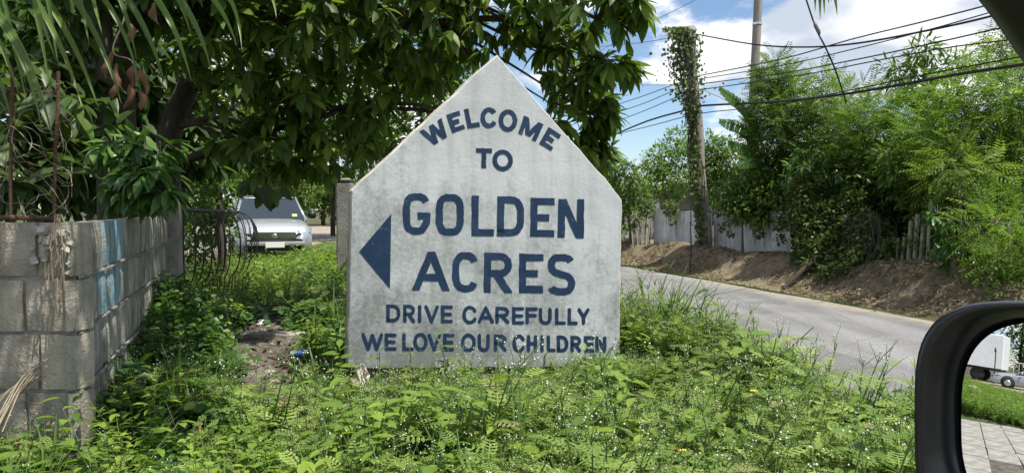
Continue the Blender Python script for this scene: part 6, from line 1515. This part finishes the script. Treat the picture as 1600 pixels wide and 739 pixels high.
# ================================================================== SMALL THINGS ON THE VERGE
def small():
    # broken slab across the path
    g = onground(432, 528); t = thing('broken_slab', 'broken concrete slab edge lying across the dirt path', 'slab', tuple(g), R(6))
    m = MB(); V = []; out = [(-.23, -.01), (-.15, -.055), (-.04, -.04), (.08, -.075), (.19, -.05), (.22, .03), (.05, .08), (-.16, .06)]
    V = [(x, y, -.05) for x, y in out] + [(x, y, .035 + .008 * random.random()) for x, y in out]; n = 8; m.add(V, [tuple(range(n, 2 * n)), tuple(range(n))[::-1]] + [(k, (k + 1) % n, n + (k + 1) % n, n + k) for k in range(n)]); o = m.build('slab', M['concrete_slab'], t); bv = o.modifiers.new('b', 'BEVEL'); bv.width = .008
    # root / stick lying at the left of the slab
    a, b_, c_ = onground(345, 548), onground(362, 563), onground(398, 573); m = MB(); m.tube(spline([p + Vector((0, 0, .012)) for p in (a, b_, c_)], 6), .016, 6); tag(m.build('fallen_branch', M['bark_pale'], None, True), 'short fallen branch at the left side of the dirt path', 'branch')
    a, b_, c_ = onground(388, 735), onground(425, 722), onground(470, 724); m = MB(); m.tube(spline([p + Vector((0, 0, .10)) for p in (a, b_, c_)], 6), .008, 6); tag(m.build('dry_stick', M['bamboo'], None, True), 'pale dry stick lying on the weeds at the bottom edge', 'stick')
    # crushed bottle
    g = onground(472, 560); t = thing('plastic_bottle', 'crushed clear plastic bottle with blue label on the path', 'bottle', tuple(g + Vector((0, 0, .028))), R(12))
    Mx = Matrix.Rotation(R(90), 4, 'Y') @ Matrix.Scale(.72, 4, (1, 0, 0)); m = MB(); m.lathe([(.004, -.07), (.030, -.068), (.034, -.05), (.031, -.02), (.034, .01), (.033, .035), (.022, .06), (.012, .075), (.012, .088)], 14, Mx); m.build('bottle_body', M['clear_plastic'], t, True)
    m = MB(); m.lathe([(.0355, -.045), (.0345, -.02), (.0355, .004)], 14, Mx); m.build('bottle_label', M['blue_plastic'], t, True); m = MB(); m.lathe([(.014, .083), (.014, .10)], 10, Mx); m.build('bottle_cap', M['blue_plastic'], t, True)
    # white bag at the foot of the sign
    def rag(name, lab, px, py, D, w, h, seed, mat='bag_white'):
        r = random.Random(seed); V = []; F = []; n = 9; c0 = at(px, py, D)
        for i in range(n + 1):
            for j in range(n + 1):
                u = i / n - .5; v = j / n; V.append((u * w * (1 - .45 * v) + .012 * math.sin(v * 9 + u * 14 + seed), -.035 * math.cos(u * 9 + seed) - .02 * math.sin(v * 7) - .05 * (1 - v) + r.uniform(-.008, .008), v * h * (1 - .55 * abs(u)) + r.uniform(-.006, .006)))
        for i in range(n):
            for j in range(n): k = i * (n + 1) + j; F.append((k, k + n + 1, k + n + 2, k + 1))
        o = obj(name, mesh_from(name, V, F, True), M[mat]); o.location = c0; o.rotation_euler = (R(-8), 0, YAW); so = o.modifiers.new('s', 'SOLIDIFY'); so.thickness = .003; sb = o.modifiers.new('sub', 'SUBSURF'); sb.levels = sb.render_levels = 1; tag(o, lab, 'litter', 'litter at the foot of the sign')
    rag('crumpled_bag', 'crumpled off-white bag at the left foot of the sign', 563, 606, 3.64, .10, .13, 1)
    rag('crumpled_paper', 'scrap of pale paper against the sign under the word LOVE', 697, 600, 3.80, .075, .14, 4, 'concrete_slab')
    rag('crumpled_paper', 'white scrap beside the tall weed under the word LOVE', 712, 590, 3.74, .05, .06, 6, 'litter_white')
    rag('crumpled_paper', 'white scrap lying in the weeds before the sign', 752, 630, 3.3, .10, .05, 9, 'litter_white')
    for k, (px, py, lab) in enumerate([(362, 502, 'small white scrap of litter left of the broken slab'), (408, 508, 'pale scrap of litter just above the broken slab'), (447, 503, 'bluish scrap of litter right above the broken slab')]):
        q = onground(px, py); rag('litter_scrap', lab, px, py, q.y - .02, .07, .05, 20 + k, 'litter_white')
    for k, (px, py, s, lab) in enumerate([(422, 583, .035, 'pale stone in the middle of the dirt path'), (433, 598, .03, 'small pale stone just below the middle of the dirt path'), (350, 545, .035, 'pale stone at the left edge of the path by the branch'), (410, 518, .04, 'pale stone on top of the broken slab'), (405, 648, .02, 'small pale stone near the bottom of the path'), (440, 622, .02, 'little stone low on the right of the path')]):
        g = onground(px, py); m = MB(); m.lathe([(.2 * s, -.3 * s), (.9 * s, -.1 * s), (s, .15 * s), (.6 * s, .42 * s), (.1 * s, .5 * s)], 8); o = m.build('stone', M['stone'], None, True); o.location = g + Vector((0, 0, .006)); o.scale = (1.2, .8, .8); o.rotation_euler = (.2, .1, k); tag(o, lab, 'stone', 'stones on the dirt path')
small()
# single taller plants that stand out from the ground cover
def single_plants():
    def weed(lab, px, py, D, H, n, L, mat='weed_broad', w=LEAF_S, leaf='LEAF', name='tall_weed', bend=.05, up=.2):
        g = at(px, py, D); g.z = zgf(g.x, g.y); t = thing(name, lab, 'weed', tuple(g), 0, 'single tall weeds'); T = {'LEAF': LEAF, 'W': LEAF_W, 'N': LEAF_N}[leaf]
        top = Vector((random.uniform(-bend, bend), random.uniform(-bend, bend), H)); S = spline([(0, 0, 0), top * .5 + Vector((bend * .4, 0, 0)), top], 6); m = MB(); m.tube(S, [.004 * (1 - .7 * i / len(S)) for i in range(len(S))], 5); m.build('stem', M['stem'], t, True)
        lm = mesh_from('leaf', T.V, T.F, True); lm.materials.append(M[mat])
        for k in range(n):
            f = .25 + .75 * k / (n - 1); q = S[min(len(S) - 1, int(f * (len(S) - 1)))]; a = k * 2.4 + px; d = np.array([[math.cos(a), math.sin(a), up + .5 * (f > .9)]]); fr = frames(d, np.array([[0, -.3, 1.0]]), [L * random.uniform(.75, 1.1) * (1.1 - .4 * f)])[0]
            o = bpy.data.objects.new('leaf', lm); COL.objects.link(o); o.parent = t; m4 = Matrix.Identity(4)
            for i in range(3):
                for j in range(3): m4[i][j] = fr[i][j]
                m4[i][3] = q[i]
            o.matrix_local = m4
    weed('tall leafy weed in front of the letters VE', 700, 600, 3.45, .30, 16, .085, leaf='N')
    weed('spreading weed right of the tall one under OUR', 722, 605, 3.4, .20, 14, .10, leaf='N')
    weed('slim leafy weed in front of the L of LOVE', 634, 600, 3.45, .26, 16, .055)
    weed('weed with two broad leaves at the left foot of the sign', 578, 600, 3.5, .22, 6, .075, leaf='W')
    weed('bright broad-leaved weed left of the sign by the path', 522, 612, 3.6, .24, 12, .11, leaf='W')
    weed('weed with long yellow-green leaves touching the left sign edge', 530, 575, 3.85, .36, 7, .15, leaf='N', up=.5)
    weed('curly bright weed in front of the right half of the sign', 905, 610, 3.3, .26, 12, .07, leaf='W', up=.6)
    weed('leafy weed standing against the road, right of the tall grass', 1125, 560, 3.9, .40, 16, .09, leaf='LEAF')
    weed('tall thin weed with a pale heart-shaped leaf at the road edge', 1095, 520, 4.6, .52, 8, .12, leaf='W', bend=.1)
    weed('slim weed standing beside the wing mirror', 1418, 640, 2.7, .36, 14, .045)
    weed('dark leafy weed at the bottom right of the sign foreground', 980, 720, 2.2, .24, 18, .07, leaf='W')
    weed('yellowish weed in the centre right foreground', 1180, 640, 2.9, .30, 18, .075, leaf='N')
    weed('broad-leaved plant low beside the mirror housing', 1385, 700, 2.2, .25, 18, .075, leaf='W')
    weed('upright weed near the bottom middle of the picture', 1075, 700, 2.4, .24, 16, .07)
single_plants()
def flowers():
    for k, (px, py, D) in enumerate([(1178, 612, 3.0), (1052, 702, 2.35), (1068, 706, 2.3), (668, 640, 3.2)]):
        g = at(px, py, D); t = thing('yellow_flower', ['yellow flower in the weeds near the road edge', 'yellow flower low in the foreground, left of a pair', 'yellow flower low in the foreground, right of a pair', 'small yellow flower in the weeds below the sign'][k], 'flower', tuple(g), 0, 'yellow flowers in the weeds')
        m = MB(); m.tube([(0, 0, 0), (.01, 0, -.06), (0, 0, zgf(g.x, g.y) - g.z)], .0018, 4); m.build('stem', M['stem'], t)
        lm = mesh_from('petal', [Vector(v) * .019 for v in LEAF_W.V], LEAF_W.F, True); lm.materials.append(M['flower_yellow'])
        for j in range(8):
            o = obj('petal', lm, None, t); o.rotation_euler = (.5, .2 * math.sin(j * 3), j * .785)
        m = MB(); m.lathe([(.002, -.002), (.005, .002), (.003, .006)], 8); m.build('disc', M['flower_yellow'], t)
flowers()
